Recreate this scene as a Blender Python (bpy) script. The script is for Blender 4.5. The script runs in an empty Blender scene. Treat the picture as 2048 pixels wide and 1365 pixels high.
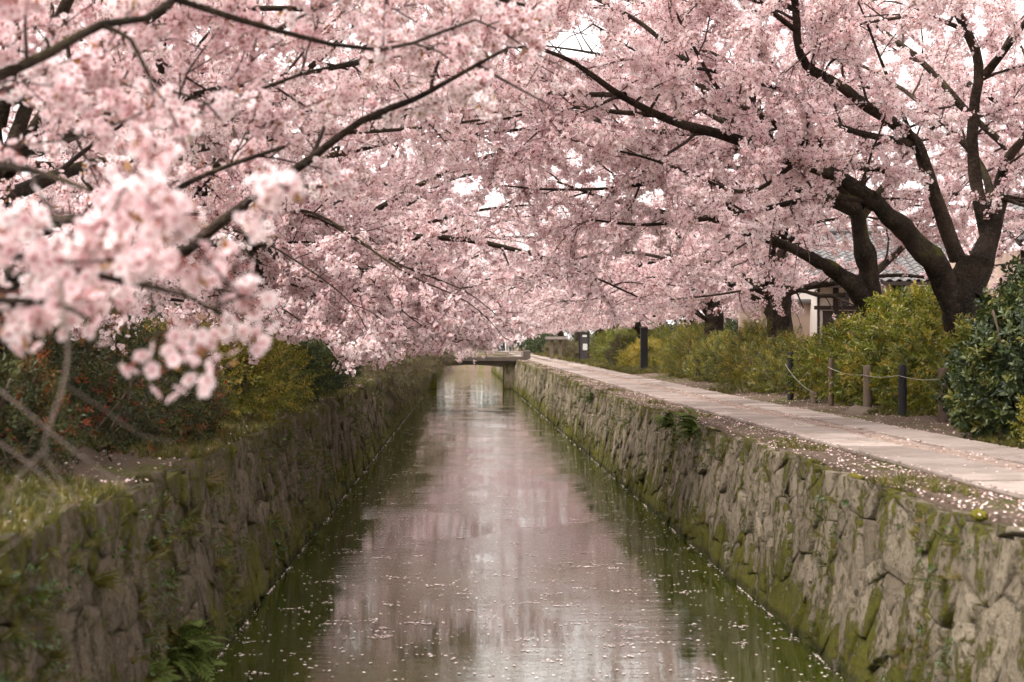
import bpy, math, random
import numpy as np
from mathutils import Matrix, Vector

# ------------------------------------------------------------------ camera, sky, sun, exposure
rng = np.random.default_rng(11)
random.seed(11)
sc = bpy.context.scene
R = math.radians
FPX, CXP, CYP = 2844.0, 1024.0, 682.5
CAM = np.array([0.0, 0.0, 2.4])
YAW, PITCH = -math.atan(99 / FPX), math.atan(9.5 / FPX)
cd = bpy.data.cameras.new('camera')
cam = bpy.data.objects.new('camera', cd)
sc.collection.objects.link(cam)
cam.location = CAM
cam.rotation_euler = (R(90) + PITCH, 0, YAW)
cd.sensor_width = 36.0
cd.lens = FPX / 2048 * 36
cd.clip_start = 0.05
cd.clip_end = 2000
cd.dof.use_dof = True
cd.dof.focus_distance = 21.0
cd.dof.aperture_fstop = 2.6
cd.dof.aperture_blades = 0
sc.camera = cam

SUN_EL, SUN_AZ = 50.0, 242.0        # degrees; azimuth clockwise from +Y
world = bpy.data.worlds.new('World')
sc.world = world
world.use_nodes = True
wn, wl = world.node_tree.nodes, world.node_tree.links
wn.clear()
sky = wn.new('ShaderNodeTexSky')
sky.sky_type = 'NISHITA'
sky.sun_disc = False
sky.sun_elevation = R(SUN_EL)
sky.sun_rotation = R(SUN_AZ)
sky.dust_density = 4.0
hs = wn.new('ShaderNodeHueSaturation')
hs.inputs['Saturation'].default_value = 0.10
hs.inputs['Value'].default_value = 1.0
wmix = wn.new('ShaderNodeMix')
wmix.data_type = 'RGBA'
wmix.inputs[0].default_value = 0.55
wmix.inputs[7].default_value = (7.5, 7.0, 6.75, 1)
bg = wn.new('ShaderNodeBackground')
bg.inputs['Strength'].default_value = 0.15
wo = wn.new('ShaderNodeOutputWorld')
wl.new(sky.outputs[0], hs.inputs['Color'])
wl.new(hs.outputs[0], wmix.inputs[6])
wl.new(wmix.outputs[2], bg.inputs['Color'])
wl.new(bg.outputs[0], wo.inputs['Surface'])

sd = bpy.data.lights.new('sun', 'SUN')
sd.energy = 1.5
sd.angle = R(14)
sd.color = (1.0, 0.94, 0.86)
sun = bpy.data.objects.new('sun', sd)
sc.collection.objects.link(sun)
sun.location = (0, -20, 40)
sun.rotation_euler = (R(90 - SUN_EL), 0, R(-SUN_AZ) + math.pi)

sc.view_settings.view_transform = 'Standard'
sc.view_settings.look = 'None'
sc.view_settings.exposure = 1.46
sc.view_settings.gamma = 1.0
sc.view_settings.use_curve_mapping = False
cy = sc.cycles
cy.max_bounces = 6
cy.diffuse_bounces = 4
cy.glossy_bounces = 3
cy.transmission_bounces = 4
cy.transparent_max_bounces = 4
cy.caustics_reflective = False
cy.caustics_refractive = False
cy.sample_clamp_indirect = 4.0
cy.use_adaptive_sampling = True
cy.adaptive_threshold = 0.03
cy.use_denoising = True
try:
    cy.denoiser = 'OPENIMAGEDENOISE'
    cy.denoising_input_passes = 'RGB_ALBEDO_NORMAL'
    cy.denoising_prefilter = 'ACCURATE'
except Exception:
    pass

# camera helpers used only to lay the place out from the photograph's measurements
RM = np.array(cam.rotation_euler.to_matrix())
def at(px, py, D):
    d = RM @ np.array([(px - CXP) / FPX, (CYP - py) / FPX, -1.0])
    return CAM + d * (D / d[1])
def proj(P):
    q = (np.asarray(P) - CAM) @ RM
    w = np.maximum(-q[..., 2], 1e-3)
    return CXP + FPX * q[..., 0] / w, CYP - FPX * q[..., 1] / w, -q[..., 2]

# ------------------------------------------------------------------ small library
C = sc.collection
def tag(o, label=None, cat=None, group=None, kind=None):
    if label: o['label'] = label
    if cat: o['category'] = cat
    if group: o['group'] = group
    if kind: o['kind'] = kind
    return o
def empty(name, loc, label=None, cat=None, group=None):
    o = bpy.data.objects.new(name, None)
    o.empty_display_size = 0.2
    C.objects.link(o)
    o.location = tuple(float(v) for v in loc)
    return tag(o, label, cat, group)
def world_of(p):
    v = Vector((0, 0, 0))
    while p is not None:
        v += p.location
        p = p.parent
    return v
def link(name, me, parent=None, loc=None, rot=None, scale=None):
    o = bpy.data.objects.new(name, me)
    C.objects.link(o)
    if parent is not None:
        o.parent = parent
    if loc is not None:
        o.location = tuple(float(v) for v in loc)
    elif parent is not None:
        o.location = -world_of(parent)
    if rot is not None: o.rotation_euler = rot
    if scale is not None: o.scale = scale
    return o
def mesh(name, V, F, mats, smooth=False, midx=None):
    me = bpy.data.meshes.new(name)
    V = np.asarray(V, dtype=np.float64)
    if isinstance(F, np.ndarray):
        k = F.shape[1]
        me.vertices.add(len(V)); me.vertices.foreach_set('co', V.ravel())
        me.loops.add(F.size); me.loops.foreach_set('vertex_index', F.ravel().astype(np.int32))
        me.polygons.add(len(F)); me.polygons.foreach_set('loop_start', np.arange(0, F.size, k, dtype=np.int32))
        me.update(calc_edges=True)
    else:
        me.from_pydata([tuple(v) for v in V], [], [tuple(int(i) for i in f) for f in F])
        me.update()
    for m in (mats if isinstance(mats, (list, tuple)) else [mats]):
        me.materials.append(m)
    if midx is not None:
        me.polygons.foreach_set('material_index', np.asarray(midx, dtype=np.int32))
    if smooth:
        me.polygons.foreach_set('use_smooth', np.ones(len(me.polygons), dtype=bool))
    me.validate()
    return me
def box_vf(x0, x1, y0, y1, z0, z1, b=0.0):
    """a box, its top edges chamfered by b"""
    if b <= 0:
        V = [(x0,y0,z0),(x1,y0,z0),(x1,y1,z0),(x0,y1,z0),(x0,y0,z1),(x1,y0,z1),(x1,y1,z1),(x0,y1,z1)]
        return V, [(0,3,2,1),(0,1,5,4),(1,2,6,5),(2,3,7,6),(3,0,4,7),(4,5,6,7)]
    V = []
    for z, i in ((z0, 0), (z1 - b, 0), (z1, b)):
        V += [(x0+i,y0+i,z),(x1-i,y0+i,z),(x1-i,y1-i,z),(x0+i,y1-i,z)]
    F = [(0,3,2,1),(8,9,10,11)]
    for k in (0, 4):
        for j in range(4):
            F.append((k+j, k+(j+1)%4, k+4+(j+1)%4, k+4+j))
    return V, F
def box(name, ext, mat, parent=None, b=0.01):
    V, F = box_vf(*ext, b=b)
    return link(name, mesh(name, V, F, mat), parent)
def norm(v):
    v = np.asarray(v, float)
    return v / np.maximum(np.linalg.norm(v, axis=-1, keepdims=True), 1e-9)
def tubes(P, Rd, sides=4, cap=False):
    """P: N x K x 3 centre lines, Rd: N x K radii -> one set of verts and quads"""
    P = np.asarray(P, float); Rd = np.asarray(Rd, float)
    N, K, _ = P.shape
    T = np.empty_like(P)
    T[:, 1:-1] = P[:, 2:] - P[:, :-2]; T[:, 0] = P[:, 1] - P[:, 0]; T[:, -1] = P[:, -1] - P[:, -2]
    T = norm(T)
    mean = norm(P[:, -1] - P[:, 0])
    ref = np.where(np.abs(mean[:, 2:3]) < 0.75, np.array([[0, 0, 1.0]]), np.array([[1.0, 0, 0]]))[:, None, :]
    A = norm(np.cross(T, np.broadcast_to(ref, T.shape)))
    B = np.cross(T, A)
    ang = np.arange(sides) * 2 * np.pi / sides
    V = (P[:, :, None, :] + Rd[:, :, None, None] * (A[:, :, None, :] * np.cos(ang)[None, None, :, None] + B[:, :, None, :] * np.sin(ang)[None, None, :, None]))
    idx = np.arange(N * K * sides).reshape(N, K, sides)
    a = idx[:, :-1, :]; b = idx[:, 1:, :]
    F = np.stack([a, np.roll(a, -1, 2), np.roll(b, -1, 2), b], -1).reshape(-1, 4)
    return V.reshape(-1, 3), F
def smooth_line(P, step):
    """Catmull-Rom through the points, resampled at about `step` metres"""
    P = np.asarray(P, float)
    Q = np.vstack([2 * P[:1] - P[1:2], P, 2 * P[-1:] - P[-2:-1]])
    out = []
    for i in range(len(P) - 1):
        p0, p1, p2, p3 = Q[i], Q[i + 1], Q[i + 2], Q[i + 3]
        n = max(2, int(np.linalg.norm(p2 - p1) / step))
        t = (np.arange(n) / n)[:, None]
        out.append(0.5 * (2 * p1 + (p2 - p0) * t + (2 * p0 - 5 * p1 + 4 * p2 - p3) * t ** 2 + (3 * p1 - p0 - 3 * p2 + p3) * t ** 3))
    out.append(P[-1:])
    return np.vstack(out)
class MB:
    """collects pieces of ONE part"""
    def __init__(s): s.V, s.F, s.n = [], [], 0
    def add(s, V, F):
        V = np.asarray(V, float)
        s.V.append(V); s.F += [tuple(int(i) + s.n for i in f) for f in F]; s.n += len(V)
        return s
    def box(s, *ext, b=0.0): return s.add(*box_vf(*ext, b=b))
    def tube(s, P, r, sides=6):
        P = np.asarray(P, float); r = np.broadcast_to(np.asarray(r, float), (len(P),))
        V, F = tubes(P[None], r[None], sides)
        F = [tuple(f) for f in F] + [tuple(range(sides))[::-1], tuple(range(len(V) - sides, len(V)))]
        return s.add(V, F)
    def build(s, name, mat, parent=None, smooth=False):
        return link(name, mesh(name, np.vstack(s.V), s.F, mat, smooth), parent)

# ------------------------------------------------------------------ materials
class NT:
    def __init__(s, name):
        s.m = bpy.data.materials.new(name); s.m.use_nodes = True
        s.t = s.m.node_tree; s.n = s.t.nodes; s.n.clear()
        s.out = s.n.new('ShaderNodeOutputMaterial')
        s.co = s.n.new('ShaderNodeTexCoord')
    def link(s, a, b): s.t.links.new(a, b)
    def val(s, sock, v):
        if hasattr(v, 'is_output') or isinstance(v, bpy.types.NodeSocket): s.link(v, sock)
        else: sock.default_value = v
    def mapping(s, scale, src='Object', loc=(0, 0, 0)):
        mp = s.n.new('ShaderNodeMapping'); mp.inputs['Scale'].default_value = scale; mp.inputs['Location'].default_value = loc
        s.link(s.co.outputs[src], mp.inputs['Vector']); return mp.outputs[0]
    def geo(s, name='Position'):
        g = s.n.new('ShaderNodeNewGeometry'); return g.outputs[name]
    def noise(s, scale, detail=4, rough=0.6, vec=None, dist=0.0):
        x = s.n.new('ShaderNodeTexNoise'); x.inputs['Scale'].default_value = scale; x.inputs['Detail'].default_value = detail
        x.inputs['Roughness'].default_value = rough; x.inputs['Distortion'].default_value = dist
        if vec is not None: s.link(vec, x.inputs['Vector'])
        else: s.link(s.geo(), x.inputs['Vector'])
        return x.outputs['Fac']
    def ramp(s, fac, stops):
        r = s.n.new('ShaderNodeValToRGB'); e = r.color_ramp.elements
        while len(e) < len(stops): e.new(0.5)
        for k, (p, c) in enumerate(stops):
            e[k].position = p; e[k].color = (*c, 1) if len(c) == 3 else c
        s.link(fac, r.inputs[0]); return r.outputs[0]
    def mix(s, fac, a, b, mode='MIX'):
        x = s.n.new('ShaderNodeMix'); x.data_type = 'RGBA'; x.blend_type = mode
        s.val(x.inputs[0], fac)
        s.val(x.inputs[6], (*a, 1) if isinstance(a, tuple) and len(a) == 3 else a)
        s.val(x.inputs[7], (*b, 1) if isinstance(b, tuple) and len(b) == 3 else b)
        return x.outputs[2]
    def math(s, op, a, b=0.0, c=None):
        x = s.n.new('ShaderNodeMath'); x.operation = op
        s.val(x.inputs[0], a); s.val(x.inputs[1], b)
        if c is not None: s.val(x.inputs[2], c)
        return x.outputs[0]
    def step(s, v, lo, hi):
        x = s.n.new('ShaderNodeMapRange'); x.interpolation_type = 'SMOOTHSTEP'
        s.val(x.inputs[0], v); x.inputs[1].default_value = lo; x.inputs[2].default_value = hi
        return x.outputs[0]
    def attr(s, name, kind='GEOMETRY', out='Fac'):
        a = s.n.new('ShaderNodeAttribute'); a.attribute_name = name; a.attribute_type = kind; return a.outputs[out]
    def rnd(s):
        return s.n.new('ShaderNodeObjectInfo').outputs['Random']
    def sepz(s, v, k='Z'):
        x = s.n.new('ShaderNodeSeparateXYZ'); s.link(v, x.inputs[0]); return x.outputs[k]
    def bump(s, h, strength, dist, nrm=None):
        b = s.n.new('ShaderNodeBump'); b.inputs['Strength'].default_value = strength; b.inputs['Distance'].default_value = dist
        s.link(h, b.inputs['Height'])
        if nrm is not None: s.link(nrm, b.inputs['Normal'])
        return b.outputs[0]
    def principled(s, col, rough=0.8, nrm=None, spec=0.3, **kw):
        p = s.n.new('ShaderNodeBsdfPrincipled')
        s.val(p.inputs['Base Color'], (*col, 1) if isinstance(col, tuple) and len(col) == 3 else col)
        s.val(p.inputs['Roughness'], rough); p.inputs['Specular IOR Level'].default_value = spec
        if nrm is not None: s.link(nrm, p.inputs['Normal'])
        for k, v in kw.items(): s.val(p.inputs[k], v)
        s.link(p.outputs[0], s.out.inputs['Surface']); return p
    def leafy(s, col, trans=0.4, gloss=0.06, rough=0.4, tcol=None):
        d = s.n.new('ShaderNodeBsdfDiffuse'); t = s.n.new('ShaderNodeBsdfTranslucent'); g = s.n.new('ShaderNodeBsdfGlossy')
        s.val(d.inputs['Color'], col); s.val(t.inputs['Color'], tcol if tcol is not None else col)
        g.inputs['Roughness'].default_value = rough; g.inputs['Color'].default_value = (1, 1, 1, 1)
        m1 = s.n.new('ShaderNodeMixShader'); m1.inputs[0].default_value = trans
        s.link(d.outputs[0], m1.inputs[1]); s.link(t.outputs[0], m1.inputs[2])
        last = m1
        if gloss > 0:
            m2 = s.n.new('ShaderNodeMixShader'); m2.inputs[0].default_value = gloss
            s.link(m1.outputs[0], m2.inputs[1]); s.link(g.outputs[0], m2.inputs[2]); last = m2
        s.link(last.outputs[0], s.out.inputs['Surface'])
MAT = {}
def m_petal():
    t = NT('cherry_petal')
    tint = t.attr('tint', 'INSTANCER')
    base = t.ramp(tint, [(0.0, (0.835, 0.63, 0.645)), (0.5, (0.90, 0.765, 0.768)), (1.0, (0.95, 0.885, 0.875))])
    rad = t.attr('rad')
    col = t.mix(t.step(rad, 0.45, 0.0), base, (0.74, 0.34, 0.38))
    t.leafy(col, trans=0.46, gloss=0.0)
    return t.m
def m_simple_leaf(name, stops, trans=0.35, gloss=0.05, rough=0.35):
    t = NT(name)
    t.leafy(t.ramp(t.attr('tint', 'INSTANCER'), stops), trans, gloss, rough)
    return t.m
def m_flat(name, col, rough=0.8, var=0.25, scale=6.0, bump=0.0, spec=0.3):
    t = NT(name)
    n = t.noise(scale, 6, 0.65)
    c = t.mix(n, tuple(v * (1 - var) for v in col), tuple(min(1, v * (1 + var)) for v in col))
    t.principled(c, rough, t.bump(t.noise(scale * 5, 4), bump, 0.02) if bump else None, spec)
    return t.m
def m_bark(name, dark, light, moss=0.25):
    t = NT(name)
    p = t.geo()
    n1 = t.noise(2.6, 6, 0.65); n2 = t.noise(22, 5, 0.7)
    c = t.mix(t.step(n1, 0.35, 0.7), dark, light)
    c = t.mix(t.math('MULTIPLY', t.step(n2, 0.50, 0.72), 0.5), c, (0.115, 0.092, 0.070))
    up = t.sepz(t.geo('Normal'))
    mo = t.math('MULTIPLY', t.step(t.math('ADD', t.noise(1.3, 5, 0.7), t.math('MULTIPLY', up, 0.16)), 0.56, 0.68), moss)
    c = t.mix(mo, c, (0.085, 0.085, 0.012))
    h = t.math('ADD', t.noise(9, 5, 0.7), t.math('MULTIPLY', n2, 0.5))
    t.principled(c, 0.92, t.bump(h, 1.0, 0.10), 0.15)
    return t.m
def m_stone(name, base_lo, base_hi, moss_amt, moss_lo, moss_hi, stain):
    t = NT(name)
    pos = t.geo()
    z = t.sepz(pos)
    r = t.rnd()
    cell = t.attr('tone')
    n1 = t.noise(1.7, 5, 0.6); n2 = t.noise(14, 7, 0.7); n3 = t.noise(60, 4, 0.7)
    c = t.mix(t.math('ADD', t.math('MULTIPLY', cell, 0.6), t.math('MULTIPLY', n2, 0.45)), base_lo, base_hi)
    c = t.mix(t.math('MULTIPLY', t.step(n2, 0.5, 0.64), 0.7), c, stain)
    c = t.mix(t.math('MULTIPLY', t.step(t.noise(5.5, 6, 0.7), 0.50, 0.62), 0.6), c, stain)
    c = t.mix(t.math('MULTIPLY', t.step(t.noise(30, 5, 0.75), 0.54, 0.64), 0.45), c, (0.46, 0.42, 0.35))
    c = t.mix(t.math('MULTIPLY', t.step(n3, 0.54, 0.62), 0.5), c, stain)
    # moss: streaks that run down the face, thicker along the waterline and the top
    mp = t.n.new('ShaderNodeMapping'); mp.inputs['Scale'].default_value = (1, 1.6, 0.55); t.link(pos, mp.inputs['Vector'])
    ms = t.noise(2.0, 7, 0.72, mp.outputs[0], 0.5)
    low = t.step(z, 0.75, 0.0)
    top = t.step(z, 1.05, 1.5)
    f = t.math('ADD', ms, t.math('ADD', t.math('MULTIPLY', low, 0.17), t.math('MULTIPLY', top, 0.07)))
    f = t.math('ADD', f, t.math('MULTIPLY', t.math('SUBTRACT', n2, 0.5), 0.5))
    mk = t.math('MULTIPLY', t.step(f, moss_lo, moss_hi), moss_amt)
    mc = t.mix(t.noise(7, 5, 0.7), (0.030, 0.034, 0.006), (0.19, 0.175, 0.010))
    c = t.mix(mk, c, mc)
    wet = t.step(z, 0.10, 0.03)
    c = t.mix(t.math('MULTIPLY', wet, 0.6), c, (0.02, 0.02, 0.012))
    h = t.math('ADD', t.math('MULTIPLY', n2, 1.0), t.math('ADD', t.math('MULTIPLY', n3, 0.5), t.math('MULTIPLY', mk, 0.6)))
    t.principled(c, 0.9, t.bump(h, 1.0, 0.085), 0.2)
    return t.m
def m_ground():
    t = NT('ground_soil')
    n = t.noise(0.8, 6, 0.65); n2 = t.noise(9, 6, 0.7)
    c = t.mix(n2, (0.075, 0.050, 0.034), (0.22, 0.165, 0.125))
    g = t.step(t.math('ADD', n, t.math('MULTIPLY', t.math('SUBTRACT', n2, 0.5), 0.25)), 0.50, 0.62)
    c = t.mix(t.math('MULTIPLY', g, 0.75), c, t.mix(t.noise(14, 4), (0.04, 0.05, 0.012), (0.13, 0.135, 0.025)))
    pk = t.step(t.noise(48, 3, 0.8), 0.60, 0.66)
    c = t.mix(t.math('MULTIPLY', pk, 0.5), c, (0.56, 0.40, 0.38))
    t.principled(c, 0.95, t.bump(t.noise(26, 6, 0.75), 0.9, 0.05), 0.1)
    return t.m
def m_slab():
    t = NT('path_slab')
    tone = t.attr('tone')
    n = t.noise(3.0, 6, 0.65); n2 = t.noise(35, 5, 0.7)
    c = t.mix(t.math('ADD', t.math('MULTIPLY', tone, 0.65), t.math('MULTIPLY', n, 0.35)), (0.20, 0.162, 0.142), (0.43, 0.355, 0.315))
    c = t.mix(t.math('MULTIPLY', t.step(n2, 0.5, 0.72), 0.45), c, (0.24, 0.18, 0.155))
    c = t.mix(t.math('MULTIPLY', t.step(t.noise(1.4, 6, 0.7), 0.48, 0.62), 0.55), c, (0.17, 0.135, 0.10))
    t.principled(c, 0.8, t.bump(t.math('ADD', n2, t.noise(120, 3)), 0.5, 0.012), 0.25)
    return t.m
def m_water():
    t = NT('canal_water')
    pos = t.geo()
    mp = t.n.new('ShaderNodeMapping'); mp.inputs['Scale'].default_value = (0.42, 2.6, 1.0); t.link(pos, mp.inputs['Vector'])
    w1 = t.noise(2.4, 3, 0.55, mp.outputs[0], 0.3)
    w2 = t.noise(10.0, 3, 0.6, mp.outputs[0], 0.2)
    w3 = t.noise(0.45, 2, 0.5)
    amp = t.math('ADD', 0.30, t.math('MULTIPLY', t.step(w3, 0.42, 0.64), 1.5))
    h = t.math('MULTIPLY', t.math('ADD', w1, t.math('MULTIPLY', w2, 0.5)), amp)
    bed = t.mix(t.noise(1.6, 5), (0.014, 0.020, 0.003), (0.040, 0.048, 0.006))
    t.principled(bed, 0.012, t.bump(h, 0.065, 0.040), 1.0, **{'IOR': 2.3})
    return t.m
def m_loose_petal(name, lo, hi):
    t = NT(name)
    c = t.mix(t.attr('tone'), lo, hi)
    t.principled(c, 0.7, None, 0.2)
    return t.m
MAT['petal'] = m_petal()
MAT['calyx'] = m_flat('calyx_red', (0.30, 0.11, 0.09), 0.7, 0.3, 40)
MAT['bronze'] = m_simple_leaf('young_bronze_leaf', [(0, (0.26, 0.10, 0.035)), (0.6, (0.33, 0.17, 0.04)), (1, (0.22, 0.20, 0.03))], 0.45, 0.03)
MAT['bark'] = m_bark('cherry_bark', (0.016, 0.0115, 0.008), (0.056, 0.038, 0.027), 0.8)
MAT['limb'] = m_bark('cherry_limb_bark', (0.020, 0.014, 0.010), (0.075, 0.052, 0.038), 0.25)
MAT['twig'] = m_flat('cherry_twig', (0.050, 0.032, 0.026), 0.85, 0.4, 10)
MAT['greytwig'] = m_flat('bare_twig_grey', (0.11, 0.08, 0.065), 0.85, 0.3, 20)
MAT['stone_r'] = m_stone('wall_stone_sunny', (0.175, 0.135, 0.09), (0.52, 0.43, 0.315), 0.95, 0.515, 0.62, (0.11, 0.085, 0.052))  # paler tone: the right wall's sunlight is painted into the stone
MAT['stone_l'] = m_stone('wall_stone_brown', (0.11, 0.08, 0.052), (0.30, 0.23, 0.165), 0.9, 0.49, 0.64, (0.07, 0.052, 0.030))  # darker browns carry the left wall's shade in the colour
MAT['core'] = m_flat('wall_earth_core', (0.055, 0.048, 0.022), 0.95, 0.4, 8, 0.5)
MAT['ground'] = m_ground()
MAT['slab'] = m_slab()
MAT['cobble'] = m_flat('path_sett', (0.27, 0.20, 0.165), 0.85, 0.45, 5, 0.5)
MAT['water'] = m_water()
MAT['wpetal'] = m_loose_petal('floating_petal', (0.50, 0.38, 0.36), (0.80, 0.70, 0.66))
MAT['gpetal'] = m_loose_petal('fallen_petal', (0.46, 0.30, 0.27), (0.78, 0.62, 0.58))
MAT['wood'] = m_flat('post_wood_brown', (0.105, 0.068, 0.050), 0.85, 0.4, 14, 0.6)
MAT['wood_grey'] = m_flat('post_wood_grey', (0.155, 0.118, 0.085), 0.85, 0.35, 14, 0.6)
MAT['wood_dark'] = m_flat('post_wood_charred', (0.020, 0.019, 0.019), 0.75, 0.4, 14, 0.4)
MAT['timber'] = m_flat('house_timber', (0.030, 0.020, 0.016), 0.7, 0.35, 5)
MAT['plaster'] = m_flat('house_plaster', (0.62, 0.56, 0.51), 0.9, 0.06, 2)
MAT['plaster_pink'] = m_flat('garden_wall_plaster', (0.40, 0.30, 0.24), 0.9, 0.12, 2)
MAT['tile'] = m_flat('roof_tile_grey', (0.13, 0.12, 0.118), 0.6, 0.4, 3, 0.2, 0.5)
MAT['glass_dark'] = m_flat('window_dark', (0.015, 0.013, 0.013), 0.25, 0.2, 3, 0, 0.5)
MAT['rope'] = m_flat('rope_pale', (0.30, 0.28, 0.24), 0.9, 0.2, 30)
MAT['concrete'] = m_flat('bridge_stone', (0.105, 0.082, 0.066), 0.85, 0.3, 4, 0.4)
MAT['rail'] = m_flat('bridge_rail_paint', (0.26, 0.22, 0.19), .7, .3, 5)
MAT['rock'] = m_flat('boulder', (0.13, 0.10, 0.075), 0.9, 0.4, 6, 0.8)
MAT['paper'] = m_flat('notice_paper', (0.62, 0.60, 0.58), 0.8, 0.05, 3)
MAT['board_dark'] = m_flat('notice_board', (0.055, 0.045, 0.045), 0.7, 0.3, 8)
MAT['green_y'] = m_simple_leaf('leaf_yellow_green', [(0, (0.045, 0.062, 0.011)), (0.45, (0.135, 0.155, 0.017)), (0.8, (0.27, 0.245, 0.025)), (1, (0.40, 0.29, 0.035))], 0.45, 0.04)
MAT['green_m'] = m_simple_leaf('leaf_glossy_green', [(0, (0.035, 0.045, 0.008)), (0.5, (0.125, 0.155, 0.015)), (0.85, (0.25, 0.26, 0.024)), (1, (0.36, 0.26, 0.035))], 0.4, 0.035, 0.4)
MAT['green_d'] = m_simple_leaf('leaf_dark_green', [(0, (0.010, 0.018, 0.007)), (0.5, (0.030, 0.048, 0.013)), (0.9, (0.085, 0.10, 0.020)), (1, (0.14, 0.13, 0.025))], 0.3, 0.03, 0.4)
MAT['azalea'] = m_simple_leaf('leaf_azalea', [(0, (0.012, 0.018, 0.007)), (0.5, (0.035, 0.042, 0.012)), (0.82, (0.085, 0.09, 0.02)), (0.91, (0.16, 0.07, 0.02)), (1, (0.28, 0.06, 0.025))], 0.35, 0.025, 0.4)
MAT['brownleaf'] = m_simple_leaf('leaf_brownish', [(0, (0.045, 0.034, 0.016)), (0.5, (0.10, 0.078, 0.030)), (0.85, (0.15, 0.13, 0.03)), (1, (0.20, 0.12, 0.04))], 0.3, 0.04)
MAT['grass'] = m_simple_leaf('grass_blade', [(0, (0.045, 0.048, 0.010)), (0.5, (0.105, 0.100, 0.016)), (0.8, (0.20, 0.165, 0.03)), (1, (0.25, 0.17, 0.07))], 0.4, 0.03)
MAT['fern'] = m_simple_leaf('fern_green', [(0, (0.03, 0.055, 0.012)), (1, (0.09, 0.14, 0.02))], 0.4, 0.04)
MAT['moss'] = m_flat('moss_cushion', (0.15, 0.13, 0.010), 0.95, 0.45, 25, 1.0)
MAT['stem'] = m_flat('shrub_stem', (0.085, 0.06, 0.042), 0.9, 0.4, 18)
MAT['fernstem'] = m_flat('fern_frond', (0.075, 0.100, 0.016), 0.7, 0.4, 20)

# ------------------------------------------------------------------ instancing prototypes (kept outside the scene)
def proto_collection(name, meshes):
    c = bpy.data.collections.new(name)
    for k, me in enumerate(meshes):
        c.objects.link(bpy.data.objects.new('%s_%02d' % (name, k), me))
    return c
def scatter_group(name, coll):
    g = bpy.data.node_groups.new(name, 'GeometryNodeTree')
    g.interface.new_socket('Geometry', in_out='INPUT', socket_type='NodeSocketGeometry')
    g.interface.new_socket('Geometry', in_out='OUTPUT', socket_type='NodeSocketGeometry')
    n, l = g.nodes, g.links
    gi, go = n.new('NodeGroupInput'), n.new('NodeGroupOutput')
    ci = n.new('GeometryNodeCollectionInfo')
    ci.inputs['Collection'].default_value = coll
    ci.inputs['Separate Children'].default_value = True
    ci.inputs['Reset Children'].default_value = True
    ip = n.new('GeometryNodeInstanceOnPoints')
    ip.inputs['Pick Instance'].default_value = True
    def na(nm, typ):
        a = n.new('GeometryNodeInputNamedAttribute'); a.data_type = typ; a.inputs['Name'].default_value = nm
        return a.outputs['Attribute']
    er = n.new('FunctionNodeEulerToRotation')
    l.new(na('rot', 'FLOAT_VECTOR'), er.inputs[0])
    l.new(gi.outputs[0], ip.inputs['Points'])
    l.new(ci.outputs[0], ip.inputs['Instance'])
    l.new(na('var', 'INT'), ip.inputs['Instance Index'])
    l.new(er.outputs[0], ip.inputs['Rotation'])
    l.new(na('scl', 'FLOAT'), ip.inputs['Scale'])
    l.new(ip.outputs[0], go.inputs[0])
    return g
def scatter(name, P, direc, scl, tint, group, nvar, mats, parent=None, kind='stuff', flatroll=None):
    """points that carry many small copies of leaves or flowers: one object"""
    P = np.asarray(P, float)
    N = len(P)
    d = norm(direc)
    psi = np.arctan2(d[:, 1], d[:, 0]); el = np.arcsin(np.clip(d[:, 2], -1, 1))
    roll = rng.uniform(0, 2 * np.pi, N) if flatroll is None else rng.normal(0, flatroll, N)
    rot = np.stack([roll, -el, psi], -1)
    me = bpy.data.meshes.new(name)
    me.vertices.add(N); me.vertices.foreach_set('co', P.ravel())
    a = me.attributes.new('rot', 'FLOAT_VECTOR', 'POINT'); a.data.foreach_set('vector', rot.astype(np.float32).ravel())
    a = me.attributes.new('scl', 'FLOAT', 'POINT'); a.data.foreach_set('value', np.broadcast_to(scl, (N,)).astype(np.float32).copy())
    a = me.attributes.new('tint', 'FLOAT', 'POINT'); a.data.foreach_set('value', np.clip(np.broadcast_to(tint, (N,)), 0, 1).astype(np.float32).copy())
    a = me.attributes.new('var', 'INT', 'POINT'); a.data.foreach_set('value', rng.integers(0, nvar, N).astype(np.int32))
    for m in mats: me.materials.append(m)
    o = link(name, me, parent)
    md = o.modifiers.new('scatter', 'NODES'); md.node_group = group
    if kind: o['kind'] = kind
    return o
def frame(d, r):
    d = norm(d)
    a = norm(np.cross(d, [0.31, 0.9, 0.27] if abs(d[1]) < 0.9 else [1, 0, 0.2]))
    b = np.cross(d, a)
    return a * math.cos(r) + b * math.sin(r), b * math.cos(r) - a * math.sin(r)
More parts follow.
